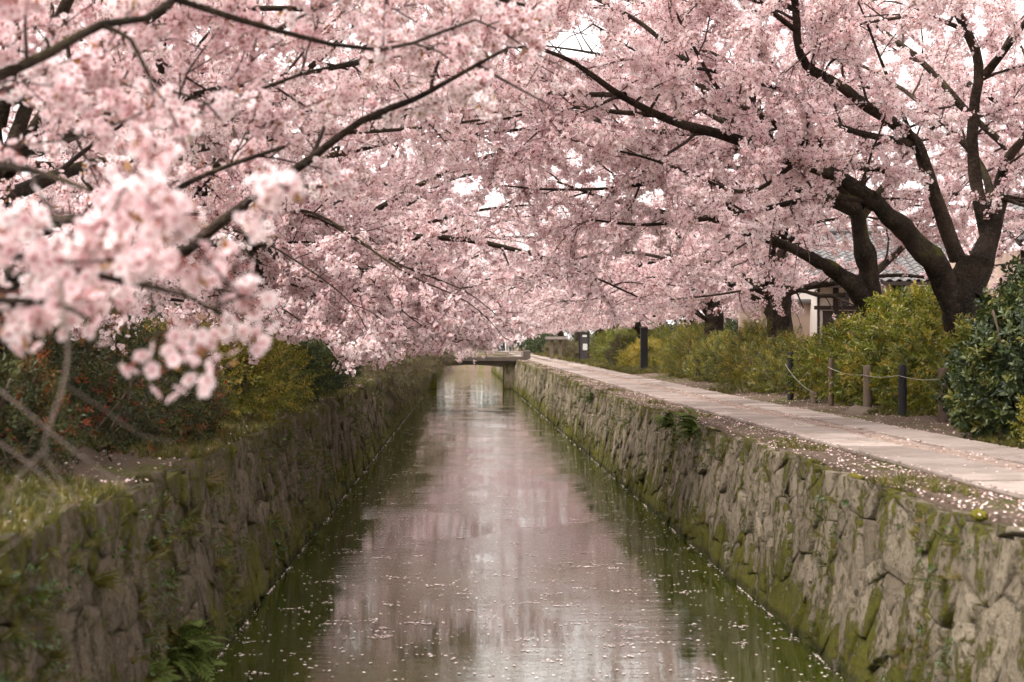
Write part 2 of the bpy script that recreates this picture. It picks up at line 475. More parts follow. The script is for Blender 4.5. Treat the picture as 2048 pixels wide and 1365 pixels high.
def blossom_cluster(r, nfl, hi=True, leaves=1, cup=0.16):
    V, F, M, Rad = [], [], [], []
    def addv(p, rad):
        V.append(p); Rad.append(rad); return len(V) - 1
    for k in range(nfl):
        d = norm(r.normal(0, 1, 3) + np.array([0.35, 0, 0]))
        c = d * r.uniform(0.028, 0.062)
        nrm = norm(d + r.normal(0, 0.45, 3))
        a, b = frame(nrm, r.uniform(0, 6.28))
        s = r.uniform(0.017, 0.0215)
        cp = cup * r.uniform(0.2, 2.6)
        c0 = addv(c, 0.0)
        for j in range(5):
            an = j * 2 * math.pi / 5 + r.normal(0, 0.06)
            u = a * math.cos(an) + b * math.sin(an); v = b * math.cos(an) - a * math.sin(an)
            q = lambda x, y, z: c + s * (u * x + v * y + nrm * (z + cp * x * x))
            if hi:
                i1 = addv(q(.55, -.40, .03), .55); i2 = addv(q(.55, .40, .03), .55)
                i3 = addv(q(.93, -.26, .06), .95); i4 = addv(q(.93, .26, .06), .95)
                i5 = addv(q(.86, 0, .0), .9); i6 = addv(q(.5, 0, -.03), .5)
                fs = [(c0, i1, i6), (c0, i6, i2), (i6, i1, i3), (i6, i3, i5), (i6, i5, i4), (i6, i4, i2)]
            else:
                i1 = addv(q(.62, -.42, .03), .6); i2 = addv(q(.62, .42, .03), .6); i3 = addv(q(1.0, 0, .05), 1.0)
                fs = [(c0, i1, i3), (c0, i3, i2)]
            F.extend(fs); M.extend([0] * len(fs))
        # calyx and stalk
        w = 0.0022
        s0 = addv(c - nrm * 0.001 + a * w * 1.6, 0); s1 = addv(c - nrm * 0.001 - a * w * 1.6, 0)
        s2 = addv(c - nrm * 0.009 + b * w, 0); s3 = addv(c * 0.1, 0); s4 = addv(c * 0.1 + a * w * 0.5, 0)
        F += [(s0, s1, s2), (s1, s3, s4), (s1, s4, s2)]; M += [1, 1, 1]
        if hi:
            st = [addv(c + nrm * 0.006 + (a * math.cos(x) + b * math.sin(x)) * 0.0035, 0) for x in (0, 2.1, 4.2)]
            F += [(c0, st[0], st[1]), (c0, st[1], st[2]), (c0, st[2], st[0])]; M += [1, 1, 1]
    for k in range(leaves):
        d = norm(r.normal(0, 1, 3) + np.array([0.8, 0, 0.3])); a, b = frame(d, r.uniform(0, 6.28))
        L = r.uniform(0.022, 0.042)
        p = [addv(d * 0.02, 0), addv(d * (0.02 + L * .5) + a * L * .24, 0), addv(d * (0.02 + L) + b * L * .2, 0), addv(d * (0.02 + L * .5) - a * L * .24, 0)]
        F += [(p[0], p[1], p[2]), (p[0], p[2], p[3])]; M += [2, 2]
    me = mesh('blossom_cluster', V, F, [MAT['petal'], MAT['calyx'], MAT['bronze']], False, M)
    at_ = me.attributes.new('rad', 'FLOAT', 'POINT'); at_.data.foreach_set('value', np.array(Rad, np.float32))
    return me
def leaf_faces(V, F, base, d, up, L, W, fold=0.25, bend=0.15):
    d = norm(d); s = norm(np.cross(d, up)); n = np.cross(s, d)
    k = len(V)
    V += [base, base + d * L * .38 + s * W * .5 + n * L * fold * .3, base + d * L * .38 - s * W * .5 + n * L * fold * .3,
          base + d * L * .42, base + d * L - n * L * bend,
          base + d * L * .75 + s * W * .33 + n * L * (fold * .2 - bend * .4), base + d * L * .75 - s * W * .33 + n * L * (fold * .2 - bend * .4)]
    F += [(k, k + 1, k + 3), (k, k + 3, k + 2), (k + 3, k + 1, k + 5), (k + 3, k + 5, k + 4), (k + 3, k + 4, k + 6), (k + 3, k + 6, k + 2)]
def sprig(r, nl, L, W, length, mat, spread=0.9):
    V, F = [], []
    for k in range(nl):
        t = (k + 0.5) / nl
        an = k * 2.4 + r.normal(0, .3)
        out = np.array([0, math.cos(an), math.sin(an)])
        d = norm(np.array([0.35 + 0.5 * t, 0, 0]) + out * spread * (1.1 - 0.5 * t) + r.normal(0, .15, 3))
        l = L * r.uniform(.7, 1.2)
        leaf_faces(V, F, np.array([length * t, 0, 0]) + out * 0.004, d, np.array([1.0, 0.05, 0.1]), l, W * l / L)
    nf = len(F)
    k = len(V)
    V += [np.array([-0.05, 0, 0.002]), np.array([-0.05, 0.002, -0.002]), np.array([length, 0, 0])]
    F += [(k, k + 1, k + 2)]
    return mesh('sprig', V, F, [mat, MAT['stem']], False, [0] * nf + [1])
def tuft(r, nb, h, w, spread, mat):
    V, F = [], []
    for k in range(nb):
        an = r.uniform(0, 6.28); o = np.array([0, math.cos(an), math.sin(an)])
        s = np.array([0, -math.sin(an), math.cos(an)])
        hh = h * r.uniform(.5, 1.1); sp = spread * r.uniform(.3, 1.2)
        b = o * r.uniform(0, .03)
        i = len(V); ww = w * r.uniform(.7, 1.2)
        V += [b - s * ww, b + s * ww, b + np.array([hh * .55, 0, 0]) + o * sp * .3 - s * ww * .8, b + np.array([hh * .55, 0, 0]) + o * sp * .3 + s * ww * .8, b + np.array([hh * .9, 0, 0]) + o * sp]
        F += [(i, i + 1, i + 3), (i, i + 3, i + 2), (i + 2, i + 3, i + 4)]
    return mesh('tuft', V, F, mat)
pr = np.random.default_rng(5)
G = {}
def reg(key, meshes, mats):
    G[key] = (scatter_group('scatter_' + key, proto_collection('proto_' + key, meshes)), len(meshes), mats)
reg('blossom', [blossom_cluster(pr, int(pr.integers(9, 12)), True, k % 3) for k in range(6)], [MAT['petal'], MAT['calyx'], MAT['bronze']])
reg('blossom_few', [blossom_cluster(pr, 3, True, 1) for k in range(4)], [MAT['petal'], MAT['calyx'], MAT['bronze']])
reg('blossom_far', [blossom_cluster(pr, 9, False, (2, 0, 1, 0, 0)[k]) for k in range(5)], [MAT['petal'], MAT['calyx'], MAT['bronze']])
for key, mat, nl, L, W, ln in (('yellow', 'green_y', 10, .050, .022, .14), ('glossy', 'green_m', 8, .095, .036, .13), ('broad', 'green_d', 7, .105, .052, .11),
                               ('azalea', 'azalea', 10, .048, .018, .12), ('brown', 'brownleaf', 11, .034, .013, .13), ('darkfar', 'green_d', 9, .075, .035, .16), ('weed', 'fern', 9, .040, .024, .10)):
    reg(key, [sprig(pr, nl, L, W, ln, MAT[mat]) for _ in range(4)], [MAT[mat], MAT['stem']])
reg('grass', [tuft(pr, 16, .15, .0035, .09, MAT['grass']) for _ in range(4)], [MAT['grass']])
reg('longgrass', [tuft(pr, 22, .30, .005, .26, MAT['grass']) for _ in range(3)], [MAT['grass']])

# ------------------------------------------------------------------ the setting: ground, water, path
def zr(y): return 1.42 + 0.0040 * np.maximum(0, np.asarray(y, float) - 25) * (np.asarray(y) < 140) + 0.46 * (np.asarray(y) >= 140)
def zl(y): return 1.55 + 0.0028 * np.maximum(0, np.asarray(y, float) - 25) * (np.asarray(y) < 140) + 0.32 * (np.asarray(y) >= 140)
XRB, XRT, XLB, XLT = 2.77, 2.98, -1.91, -2.07
def bumpy(x, y):
    return 0.025 * np.sin(x * 2.1 + y * 1.3) * np.sin(y * 0.9 - x) + 0.015 * np.sin(x * 5.3 + 1) * np.sin(y * 4.1 + 2)
def zground(x, y):
    x = np.asarray(x, float); y = np.asarray(y, float)
    right = zr(y) - 0.015 + np.where(x > 5.4, 0.10 * np.clip((x - 5.4) / 1.5, 0, 1) + bumpy(x, y), bumpy(x, y) * 0.25)
    left = zl(y) - 0.03 + 0.12 * np.clip((-x - 2.3) / 1.2, 0, 1) + bumpy(x, y) * 0.8
    return np.where(x > 0, right, left)
xs = np.array([-400, -120, -40, -20, -12, -8, -6, -5, -4.4, -3.9, -3.5, -3.1, -2.8, -2.5, -2.3, -2.18, -2.17, 0.4, 3.12, 3.13, 3.25, 3.45, 3.65, 4.2, 4.6, 5.1, 5.3, 5.6, 6.0, 6.5, 7, 8, 9.5, 12, 16, 24, 40, 120, 400])
ys = np.concatenate([[-200, -60, -20], np.arange(-4, 60, 0.5), np.arange(60, 140, 2.0), [140, 150, 180, 250, 400, 900]])
XX, YY = np.meshgrid(xs, ys, indexing='ij')
ZZ = zground(XX, YY)
ZZ[16:19, :] = np.where(ys < 137.5, -0.55, 1.86)
ZZ[:, -3:] = 1.7
nx, ny = XX.shape
idx = np.arange(nx * ny).reshape(nx, ny)
F = np.stack([idx[:-1, :-1], idx[1:, :-1], idx[1:, 1:], idx[:-1, 1:]], -1).reshape(-1, 4)
g = link('ground', mesh('ground', np.stack([XX, YY, ZZ], -1).reshape(-1, 3), F, MAT['ground'], True))
tag(g, 'brown earth banks with fallen petals and moss beside the canal', 'ground', kind='structure')

wx = np.array([-2.16, 3.12]); wy = np.linspace(-15, 138, 60)
XX, YY = np.meshgrid(wx, wy, indexing='ij')
idx = np.arange(XX.size).reshape(XX.shape)
F = np.stack([idx[:-1, :-1], idx[1:, :-1], idx[1:, 1:], idx[:-1, 1:]], -1).reshape(-1, 4)
w = link('canal_water', mesh('canal_water', np.stack([XX, YY, np.zeros_like(XX)], -1).reshape(-1, 3), F, MAT['water']))
tag(w, 'dark green canal water with pink blossom reflections and drifting petals', 'water', kind='structure')

# stone path: two rows of slabs with small setts between them
def tone_attr(me, v):
    a = me.attributes.new('tone', 'FLOAT', 'FACE')
    a.data.foreach_set('value', np.broadcast_to(np.asarray(v, np.float32), (len(me.polygons),)).copy())
V, F = [], []
yy = np.arange(5, 138, 1.0)
for x, dz in ((3.56, -0.05), (3.57, -0.002), (5.17, -0.002), (5.18, -0.05)):
    for y in yy: V.append((x, y, float(zr(y)) + dz))
n = len(yy)
for k in range(3):
    for j in range(n - 1): F.append((k * n + j, (k + 1) * n + j, (k + 1) * n + j + 1, k * n + j + 1))
path = tag(link('path', mesh('path', V, F, MAT['ground'])), 'pale stone footpath with two slab rows along the canal', 'path', kind='structure')
def slab_vf(x0, x1, y0, y1, r, top):
    b = 0.012
    q = []
    for (x, y) in ((x0, y0), (x1, y0), (x1, y1), (x0, y1)):
        q.append((x + r.uniform(-.012, .012), y + r.uniform(-.010, .010)))
    cx, cyy = (x0 + x1) / 2, (y0 + y1) / 2
    V = []
    tilt = r.uniform(-.006, .006, 4)
    for z, i in ((-0.05, 0), (top - b, 0), (top, b)):
        for k, (x, y) in enumerate(q):
            V.append((x + (i if x < cx else -i), y + (i if y < cyy else -i), z + (tilt[k] if z > 0 else 0)))
    F = [(8, 9, 10, 11)]
    for k in (0, 4):
        for j in range(4): F.append((k + j, k + (j + 1) % 4, k + 4 + (j + 1) % 4, k + 4 + j))
    return np.array(V), F
def lay(name, x0, x1, ylen, limit, mat, r, y0=6.0, y1=137.0, top=0.03):
    far = MB(); tones = []
    y = y0; k = 0
    while y < y1:
        L = r.uniform(*ylen)
        if y > 60: L *= 1.5
        V, F = slab_vf(x0, x1, y + .018, y + L - .018, r, top + r.uniform(-.005, .008))
        V[:, 2] += zr(y + L / 2)
        tn = r.uniform(0, 1)
        if k < limit:
            me = mesh(name, V, F, mat); tone_attr(me, tn)
            link(name, me, path)
        else:
            far.add(V, F); tones += [tn] * len(F)
        k += 1; y += L
    if far.V:
        o = far.build(name + '_course_far', mat, path); tone_attr(o.data, tones); o['kind'] = 'stuff'
sr = np.random.default_rng(21)
lay('slab', 3.60, 4.22, (.26, .62), 290, MAT['slab'], sr)
lay('slab', 4.58, 5.12, (.30, .75), 250, MAT['slab'], sr)
lay('sett', 4.25, 4.40, (.16, .34), 150, MAT['cobble'], sr, 8, 70, 0.018)
lay('sett', 4.415, 4.55, (.16, .34), 150, MAT['cobble'], sr, 8, 70, 0.018)

# ------------------------------------------------------------------ retaining walls of fitted stones
def clip(poly, nx_, ny_, c):
    out = []
    for i in range(len(poly)):
        a, b = poly[i], poly[(i + 1) % len(poly)]
        da, db = nx_ * a[0] + ny_ * a[1] - c, nx_ * b[0] + ny_ * b[1] - c
        if da <= 0: out.append(a)
        if (da < 0 < db) or (db < 0 < da):
            t = da / (da - db); out.append((a[0] + (b[0] - a[0]) * t, a[1] + (b[1] - a[1]) * t))
    return out
def wall(name, side, y0, y1, mat, label, seed):
    r = np.random.default_rng(seed)
    root = tag(empty(name, (XRB if side > 0 else XLB, 20, 0), label, 'wall'), kind='thing')
    xb, xt = (XRB, XRT) if side > 0 else (XLB, XLT)
    hz = zr if side > 0 else zl
    H = float(hz(0))
    slope = (xt - xb) / H
    nrm = norm(np.array([-side, 0, abs(slope)]))
    pts = []
    y = y0; col = 0
    while y < y1:
        sx = 0.34 if y < 45 else 0.5
        t = -0.12; row = 0
        off = r.uniform(0, 0.3)
        while t < H + 0.6:
            pts.append((y + r.uniform(-.22, .22), t + off + r.uniform(-.10, .10), 0))
            t += r.uniform(0.20, 0.46) if y < 45 else 0.42
        y += sx * r.uniform(.8, 1.15); col += 1
    pts = np.array(pts)
    near, far, ftone = 0, MB(), []
    order = np.argsort(pts[:, 0])
    pts = pts[order]
    # a random size weight makes some cells larger than others
    wgt = r.uniform(-0.03, 0.03, len(pts))
    for i, p in enumerate(pts):
        h = float(hz(p[0]))
        if p[1] > h + 0.14 or p[1] < -0.22: continue
        poly = [(p[0] - .6, p[1] - .6), (p[0] + .6, p[1] - .6), (p[0] + .6, p[1] + .6), (p[0] - .6, p[1] + .6)]
        lo, hi = np.searchsorted(pts[:, 0], [p[0] - 1.2, p[0] + 1.2])
        for j in range(lo, hi):
            if j == i: continue
            q = pts[j]; dx, dy = q[0] - p[0], q[1] - p[1]
            dd = dx * dx + dy * dy
            if dd > 1.4: continue
            poly = clip(poly, dx, dy, dx * (p[0] + q[0]) / 2 + dy * (p[1] + q[1]) / 2 + wgt[i] - wgt[j])
            if len(poly) < 3: break
        if len(poly) < 3: continue
        top = h - 0.02 + r.uniform(-.05, .03)
        poly = clip(poly, 0, 1, top)
        if len(poly) >= 3: poly = clip(poly, 0, -1, 0.12)
        if len(poly) < 3: continue
        pa = np.array(poly)
        # drop slivers
        ex = pa.max(0) - pa.min(0)
        if min(ex) < 0.07: continue
        c = pa.mean(0)
        close = p[0] < 30
        if close:
            ed = np.linalg.norm(np.roll(pa, -1, 0) - pa, axis=1)
            new = []
            for k in range(len(pa)):
                new.append(pa[k] + r.normal(0, .006, 2))
                if ed[k] > 0.16: new.append((pa[k] + pa[(k + 1) % len(pa)]) / 2 + r.normal(0, .007, 2))
            pa = np.array(new)
        n = len(pa)
        s1 = 1 - 0.006 / max(0.08, min(ex) / 2)
        bul = r.uniform(.002, .014)
        dep = r.uniform(-.018, .016)
        tl = r.normal(0, .07, 2)
        rings = [(1.0 * s1, -0.13, 0), (s1, dep - .006, .004), (s1 * .93, dep + bul * .6, .005), (s1 * .5, dep + bul, .010)]
        P3 = []
        for (sc_, d, jit) in rings:
            q = c + (pa - c) * sc_
            dd = d + r.normal(0, 1, n) * jit + ((q - c) @ tl if d > -.1 else 0)
            for (s, t), dv in zip(q, dd):
                P3.append(np.array([xb + slope * t, s, t]) + nrm * dv)
        P3.append(np.array([xb + slope * c[1], c[0], c[1]]) + nrm * (dep + bul * 1.05))
        Fs = []
        for k in range(3):
            for j in range(n):
                f = (k * n + j, k * n + (j + 1) % n, (k + 1) * n + (j + 1) % n, (k + 1) * n + j)
                Fs.append(f if side < 0 else f[::-1])
        for j in range(n):
            f = (3 * n + j, 3 * n + (j + 1) % n, 4 * n)
            Fs.append(f if side < 0 else f[::-1])
        tn = float(np.clip(r.normal(.45, .28), 0, 1))
        if p[0] > 5.5 and near < 300:
            me = mesh('stone', np.array(P3), Fs, mat, True); tone_attr(me, tn)
            link('stone', me, root); near += 1
        else:
            far.add(P3, Fs); ftone += [tn] * len(Fs)
    o = far.build('stone_face_far', mat, root, True); tone_attr(o.data, ftone); o['kind'] = 'stuff'
    V, F = [], []
    yy = np.arange(y0, y1 + 1, 1.0)
    for (t, d) in ((-0.5, -.05), (1.0, -.05), (1.0001, -.6)):
        for y in yy:
            tt = t if t < 0 else float(hz(y)) - 0.06
            V.append(np.array([xb + slope * tt, y, tt]) + nrm * d * (1 if d > -.5 else 1))
    n = len(yy)
    for k in range(2):
        for j in range(n - 1): F.append((k * n + j, k * n + j + 1, (k + 1) * n + j + 1, (k + 1) * n + j))
    link('earth_core', mesh('earth_core', V, F, MAT['core']), root)
    return root
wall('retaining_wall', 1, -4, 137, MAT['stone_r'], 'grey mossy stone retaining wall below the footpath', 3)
wall('retaining_wall', -1, -4, 137, MAT['stone_l'], 'shaded brown weedy stone retaining wall below the shrub bank', 4)

# ------------------------------------------------------------------ footbridge across the canal
b = empty('footbridge', (0.4, 80, 1.4), 'low stone footbridge with white railing crossing the canal far off', 'bridge')
zb = 1.66
m = MB(); m.box(-2.9, 3.6, 78.6, 81.4, zb - .26, zb - .02, b=.03); m.build('deck', MAT['concrete'], b)
m = MB(); m.box(-2.9, 3.6, 78.42, 78.72, zb - .10, zb + .14, b=.03); m.build('kerb', MAT['concrete'], b)
m = MB(); m.box(-2.9, 3.6, 81.28, 81.58, zb - .10, zb + .14, b=.03); m.build('kerb', MAT['concrete'], b)
for x0, x1 in ((-2.6, -1.45), (2.3, 3.2)):
    m = MB(); m.box(x0, x1, 78.7, 81.3, -.4, zb - .262, b=.02); m.build('abutment', MAT['stone_r'], b)
# shallow arch soffit between the abutments
V, F = [], []
for k in range(13):
    u = k / 12; x = -1.46 + u * 3.77; z = 1.20 + 0.14 * math.sin(math.pi * u)
    for y in (78.66, 81.34): V += [(x, y, z), (x, y, zb - .255)]
for k in range(12):
    a = k * 4; c = a + 4
    F += [(a, c, c + 1, a + 1), (a + 2, a + 3, c + 3, c + 2), (a, a + 2, c + 2, c)]
link('arch', mesh('arch', V, F, MAT['concrete']), b)
for x in (-2.5, -1.5, -.5, .5, 1.5, 2.5, 3.3):
    m = MB(); m.box(x - .06, x + .06, 78.5, 78.62, zb + .142, zb + .42, b=.02); m.build('railing_post', MAT['rail'], b)
for z in (.27, .39):
    m = MB(); m.tube([(-2.7, 78.56, zb + z), (3.5, 78.56, zb + z)], .028, 6); m.build('rail', MAT['rail'], b)
m = MB(); m.box(3.35, 3.75, 78.35, 78.8, zb - .2, zb + .5, b=.06); m.build('end_stone', MAT['concrete'], b)

# ------------------------------------------------------------------ cherry trees
NEARX = np.array([-2000, 0, 200, 330, 500, 545, 600, 800, 950, 1060, 1250, 1500, 1700, 2048, 4000])
NEARY = np.array([690, 690, 700, 700, 700, 560, 430, 330, 260, 150, 60, 90, 200, 330, 400])
CLEAR = [([(372, 505), (450, 440), (540, 370), (585, 335)], 8.6, 17), ([(30, 138), (100, 105), (205, 48), (290, 38), (350, -5)], 5.3, 9),
         ([(1915, 640), (1890, 560), (1845, 500), (1795, 445), (1740, 398)], 18.7, 30), ([(1400, 262), (1330, 232), (1250, 190), (1200, 160)], 16.2, 10),
         ([(1834, 284), (1738, 219), (1666, 164), (1608, 127), (1590, 68), (1587, 0)], 17.8, 12), ([(1945, 250), (1962, 130)], 18.7, 12),
         ([(1930, 700), (1930, 570), (1960, 520)], 18.7, 55), ([(1705, 570), (1620, 515), (1555, 485)], 24.2, 24),
         ([(1640, 592), (1690, 600)], 39, 34), ([(1810, 590), (1860, 600)], 39, 40), ([(500, 470), (510, 560)], 23, 16)]
def in_clear(px, py, d):
    bad = np.zeros(np.shape(px), bool)
    for pts, dm, hw in CLEAR:
        for (x0, y0), (x1, y1) in zip(pts[:-1], pts[1:]):
            L2 = (x1 - x0) ** 2 + (y1 - y0) ** 2
            t_ = np.clip(((px - x0) * (x1 - x0) + (py - y0) * (y1 - y0)) / L2, 0, 1)
            bad |= ((px - x0 - t_ * (x1 - x0)) ** 2 + (py - y0 - t_ * (y1 - y0)) ** 2 < hw * hw) & (d < dm)
    return bad
def allowed(P):
    P = np.asarray(P, float)
    x, y, z = P[..., 0], P[..., 1], P[..., 2]
    zmin = np.interp(x, [-6, -2.6, -1.6, -0.6, 1.5, 3.2, 9], [2.3, 1.95, 1.98, 2.25, 2.5, 2.95, 3.05])
    zmin = zmin + np.interp(y, [0, 10, 15, 30], [0.3, 0.2, 0.02, 0.0])
    zmin = zmin - 0.75 * ((y > 56) & (x < 1.6))
    ok = (z > zmin) | (y < 8.5)
    px, py, d = proj(P)
    ok &= (y > 2.0)
    ok &= ~((y < 12) & (py > np.interp(px, NEARX, NEARY) + np.interp(y, [8, 12], [0, 90])))
    ok &= ~((y < 8.5) & (z < zmin - 0.25) & (px > 640))
    ok &= (px > -600) & (px < 2650) & (py > -1000)
    ok &= ~in_clear(px, py, d)
    # the gap of open sky over the canal
    e = ((px - 1150) / 62) ** 2 + ((py - 88) / 34) ** 2
    ok &= (e > 1.0)
    return ok
class Tree:
    def __init__(s, base, seed):
        s.base = np.asarray(base, float); s.r = np.random.default_rng(seed)
        s.trunks, s.limbs = [], []
        s.extra = []
        s.br_P, s.br_R, s.tw_P, s.tw_R, s.cl_P, s.cl_D = [], [], [], [], [], []
    def wander(s, p, d, L, n, droop, wig):
        st = L / n
        d = norm(d); out = [p]
        for k in range(n):
            d = norm(d + s.r.normal(0, wig, 3) + np.array([0, 0, -droop]))
            p = p + d * st; out.append(p)
        return np.array(out)
    def grow(s, line, r0, lod, t0=0.2, l1=(0.9, 2.2), blossom=True):
        """side branches, twigs and flower clusters along one limb"""
        r = s.r
        seg = np.linalg.norm(np.diff(line, axis=0), axis=1); cum = np.concatenate([[0], np.cumsum(seg)]); L = cum[-1]
        pos = L * t0
        while pos < L * 1.001:
            t = pos / L
            i = min(np.searchsorted(cum, pos), len(line) - 1); i = max(i, 1)
            p = line[i]; T = norm(line[i] - line[i - 1])
            U = r.normal(0, 1, 3); U[2] = U[2] * 0.75 + 0.12; U = norm(U - T * (U @ T))
            d = 0.65 * T + 0.85 * U
            ln = r.uniform(*l1) * (1 - 0.35 * t)
            B = s.wander(p, d, ln, 7, 0.035, 0.13)
            if allowed(B[-1:])[0] or allowed(B[3:4])[0]:
                rb = np.clip(r0 * (1 - .7 * t) * 0.45, 0.006, 0.022)
                s.br_P.append(B); s.br_R.append(np.linspace(rb, 0.0028, 8))
                bs = np.linspace(0, 1, 8)
                q = 0.12 * ln
                while q < ln * 1.0:
                    u = q / ln
                    bp = np.array([np.interp(u, bs, B[:, k]) for k in range(3)])
                    k = min(int(u * 7), 6); bt = norm(B[k + 1] - B[k])
                    U2 = norm(r.normal(0, 1, 3) + np.array([0, 0, 0.1]))
                    tl = r.uniform(.22, .70) * (1.1 - 0.4 * u) * (1.25 if lod > 1 else 1)
                    W = s.wander(bp, 0.7 * bt + 0.8 * U2, tl, 3, 0.03, 0.16)
                    s.tw_P.append(W); s.tw_R.append(np.linspace(0.0052, 0.0024, 4) * (1.0 if lod == 0 else 1.35))
                    q += r.uniform(.10, .19) * (1, 1.3, 2.0)[lod]
            pos += r.uniform(.24, .46) * (1, 1.15, 1.5)[lod]
        s.br_P.append(None)
    def finish(s, name, label, group, lod, dens=1.0, scale=1.0, limb_mat=None, thin=1.0):
        root = empty(name, s.base, label, 'tree', group)
        for line, rad in s.trunks:
            V, F = tubes(line[None], rad[None], 12)
            c = line.mean(0)
            V = V + 0.13 * rad.max() * np.sin(V[:, [1, 2, 0]] * 9.0 + 2 * np.sin(V * 4.0)) + 0.05 * rad.max() * np.sin(V[:, [2, 0, 1]] * 31.0)
            link('trunk', mesh('trunk', V, F, MAT['bark'], True), root)
        for line, rad in s.limbs:
            V, F = tubes(line[None], rad[None], 8 if lod < 2 else 6)
            V = V + 0.08 * rad.mean() * np.sin(V[:, [2, 0, 1]] * 14.0 + 2 * np.sin(V * 5.0))
            link('limb', mesh('limb', V, F, MAT['limb'], True), root)
        BP = [b for b in s.br_P if b is not None]
        VV, FF, n0 = [], [], 0
        TP, TR = np.array(s.tw_P), np.array(s.tw_R)
        ok = allowed(TP[:, -1]) & allowed(TP[:, 1])
        TP, TR = TP[ok], TR[ok]
        BPa, BRa = np.array(BP), np.array(s.br_R)
        for P_, R_, sd_ in ((BPa, BRa, 4), (TP, TR, 3)):
            V, F = tubes(P_, R_, sd_)
            VV.append(V); FF.append(F + n0); n0 += len(V)
        o = link('twigs', mesh('twigs', np.vstack(VV), np.vstack(FF), MAT['twig'], True), root); o['kind'] = 'stuff'
        # flower clusters along every twig, and along the outer halves of the side branches
        step = (0.050, 0.058, 0.105)[lod] / dens
        Ps, Ds = [], []
        for P_, lo in ((TP, 0.10), (BPa, 0.30)):
            if not len(P_): continue
            Ls = np.linalg.norm(np.diff(P_, axis=1), axis=2).sum(1)
            cnt = np.maximum(1, (Ls * (1 - lo) / step).astype(int))
            K = P_.shape[1] - 1
            rep = np.repeat(np.arange(len(P_)), cnt)
            u = s.r.uniform(lo, 1.0, len(rep)) * K
            k = np.minimum(u.astype(int), K - 1); f = (u - k)[:, None]
            A = P_[rep, k] * (1 - f) + P_[rep, k + 1] * f
            D = norm(s.r.normal(0, 1, A.shape) + np.array([0, 0, -0.1]))
            Ps.append(A + D * 0.012); Ds.append(D)
        P = np.vstack(Ps); D = np.vstack(Ds)
        ok = allowed(P)
        if thin < 1: ok &= s.r.random(len(P)) < thin
        P, D = P[ok], D[ok]
        patch = np.sin(P[:, 0] * 2.3 + s.base[1]) * np.sin(P[:, 1] * 1.9) * np.sin(P[:, 2] * 2.7 + 1)
        p2 = np.sin(P[:, 0] * 5.1 + 2 * s.base[1]) * np.sin(P[:, 1] * 4.3 + 1) * np.sin(P[:, 2] * 5.7)
        keep = s.r.random(len(P)) > 0.38 * (p2 + .6 * patch < -0.22)
        P, D, patch = P[keep], D[keep], patch[keep]
        tint = np.clip(s.r.normal(.50 if s.base[1] > 6 else .25, .27, len(P)) + 0.30 * patch, 0, 1)  # nearest tree tinted deeper, standing in for absent canopy shade
        grp, nv, mats = G['blossom_far' if s.base[1] > 14 else 'blossom']
        scatter('blossoms', P, D, s.r.uniform(.75, 1.3, len(P)) * scale * (1.05, 1.1, 1.55)[lod], tint, grp, nv, mats, root)
        if s.extra:
            grp, nv, mats = G['blossom_few']
            scatter('loose_blossoms', s.extra, norm(s.r.normal(0, 1, (len(s.extra), 3)) + np.array([0, 0, -1.0])), 1.15, s.r.uniform(.1, .5, len(s.extra)), grp, nv, mats, root)  # low tint paints canopy shade onto these near petals
        return root, len(P)
    def trunk(s, pts, r0, r1, flare=1.5):
        L = smooth_line(pts, .15)
        t = np.linspace(0, 1, len(L))
        rad = r0 + (r1 - r0) * t
        rad = rad * (1 + (flare - 1) * np.exp(-t * 7))
        s.trunks.append((L, rad)); return L
    def limb(s, pts, r0, r1, lod, t0=0.15, l1=(0.9, 2.2), wig=0.0, blossom=True, cut=False):
        L = smooth_line(pts, .18)
        if wig: L = L + wig * np.sin(L[:, [1, 2, 0]] * 3.1 + s.r.uniform(0, 6, 3)) * np.linspace(0, 1, len(L))[:, None]
        if cut:
            zm = np.interp(L[:, 0], [-6, -2.6, -0.6, 1.5, 3.2, 9], [2.4, 2.1, 2.35, 2.65, 3.2, 3.25])
            bad = np.nonzero((L[:, 2] < zm) & (np.arange(len(L)) > 8))[0]
            if len(bad): L = L[:max(6, bad[0])]
        t = np.linspace(0, 1, len(L)); s.limbs.append((L, r0 + (r1 - r0) * t ** 0.8))
        if blossom: s.grow(L, r0, lod, t0, l1)
        return L
    def auto_limbs(s, top, side, n, length, lod, zspread=0.5, up=0.85, spread=1.0):
        r = s.r
        for k in range(n):
            # azimuths fan out round the trunk, more of them over the canal
            a = (k + r.uniform(.1, .9)) / n * 2 * math.pi
            az = math.pi * (0 if side < 0 else 1) + (a - math.pi) * spread
            toward = math.cos(az) * (-side)
            L = length * (0.80 + 0.35 * max(0, toward)) * r.uniform(.85, 1.15)
            el = r.uniform(.55, 1.0) * up if k % 3 else r.uniform(1.0, 1.25)
            d = np.array([math.cos(az) * math.cos(el), math.sin(az) * math.cos(el), math.sin(el)])
            p = np.asarray(top) + np.array([0, 0, r.uniform(-zspread, 0.15)])
            pts = [p]
            m_ = 7
            dr = r.uniform(.10, .20) if k % 3 else r.uniform(.03, .09)
            for j in range(m_):
                d = norm(d + r.normal(0, .10, 3) + np.array([0, 0, -dr]))
                p = p + d * L / m_; pts.append(p)
            r0 = r.uniform(.055, .095)
            s.limb(np.array(pts), r0, .012, lod, 0.16, cut=True)
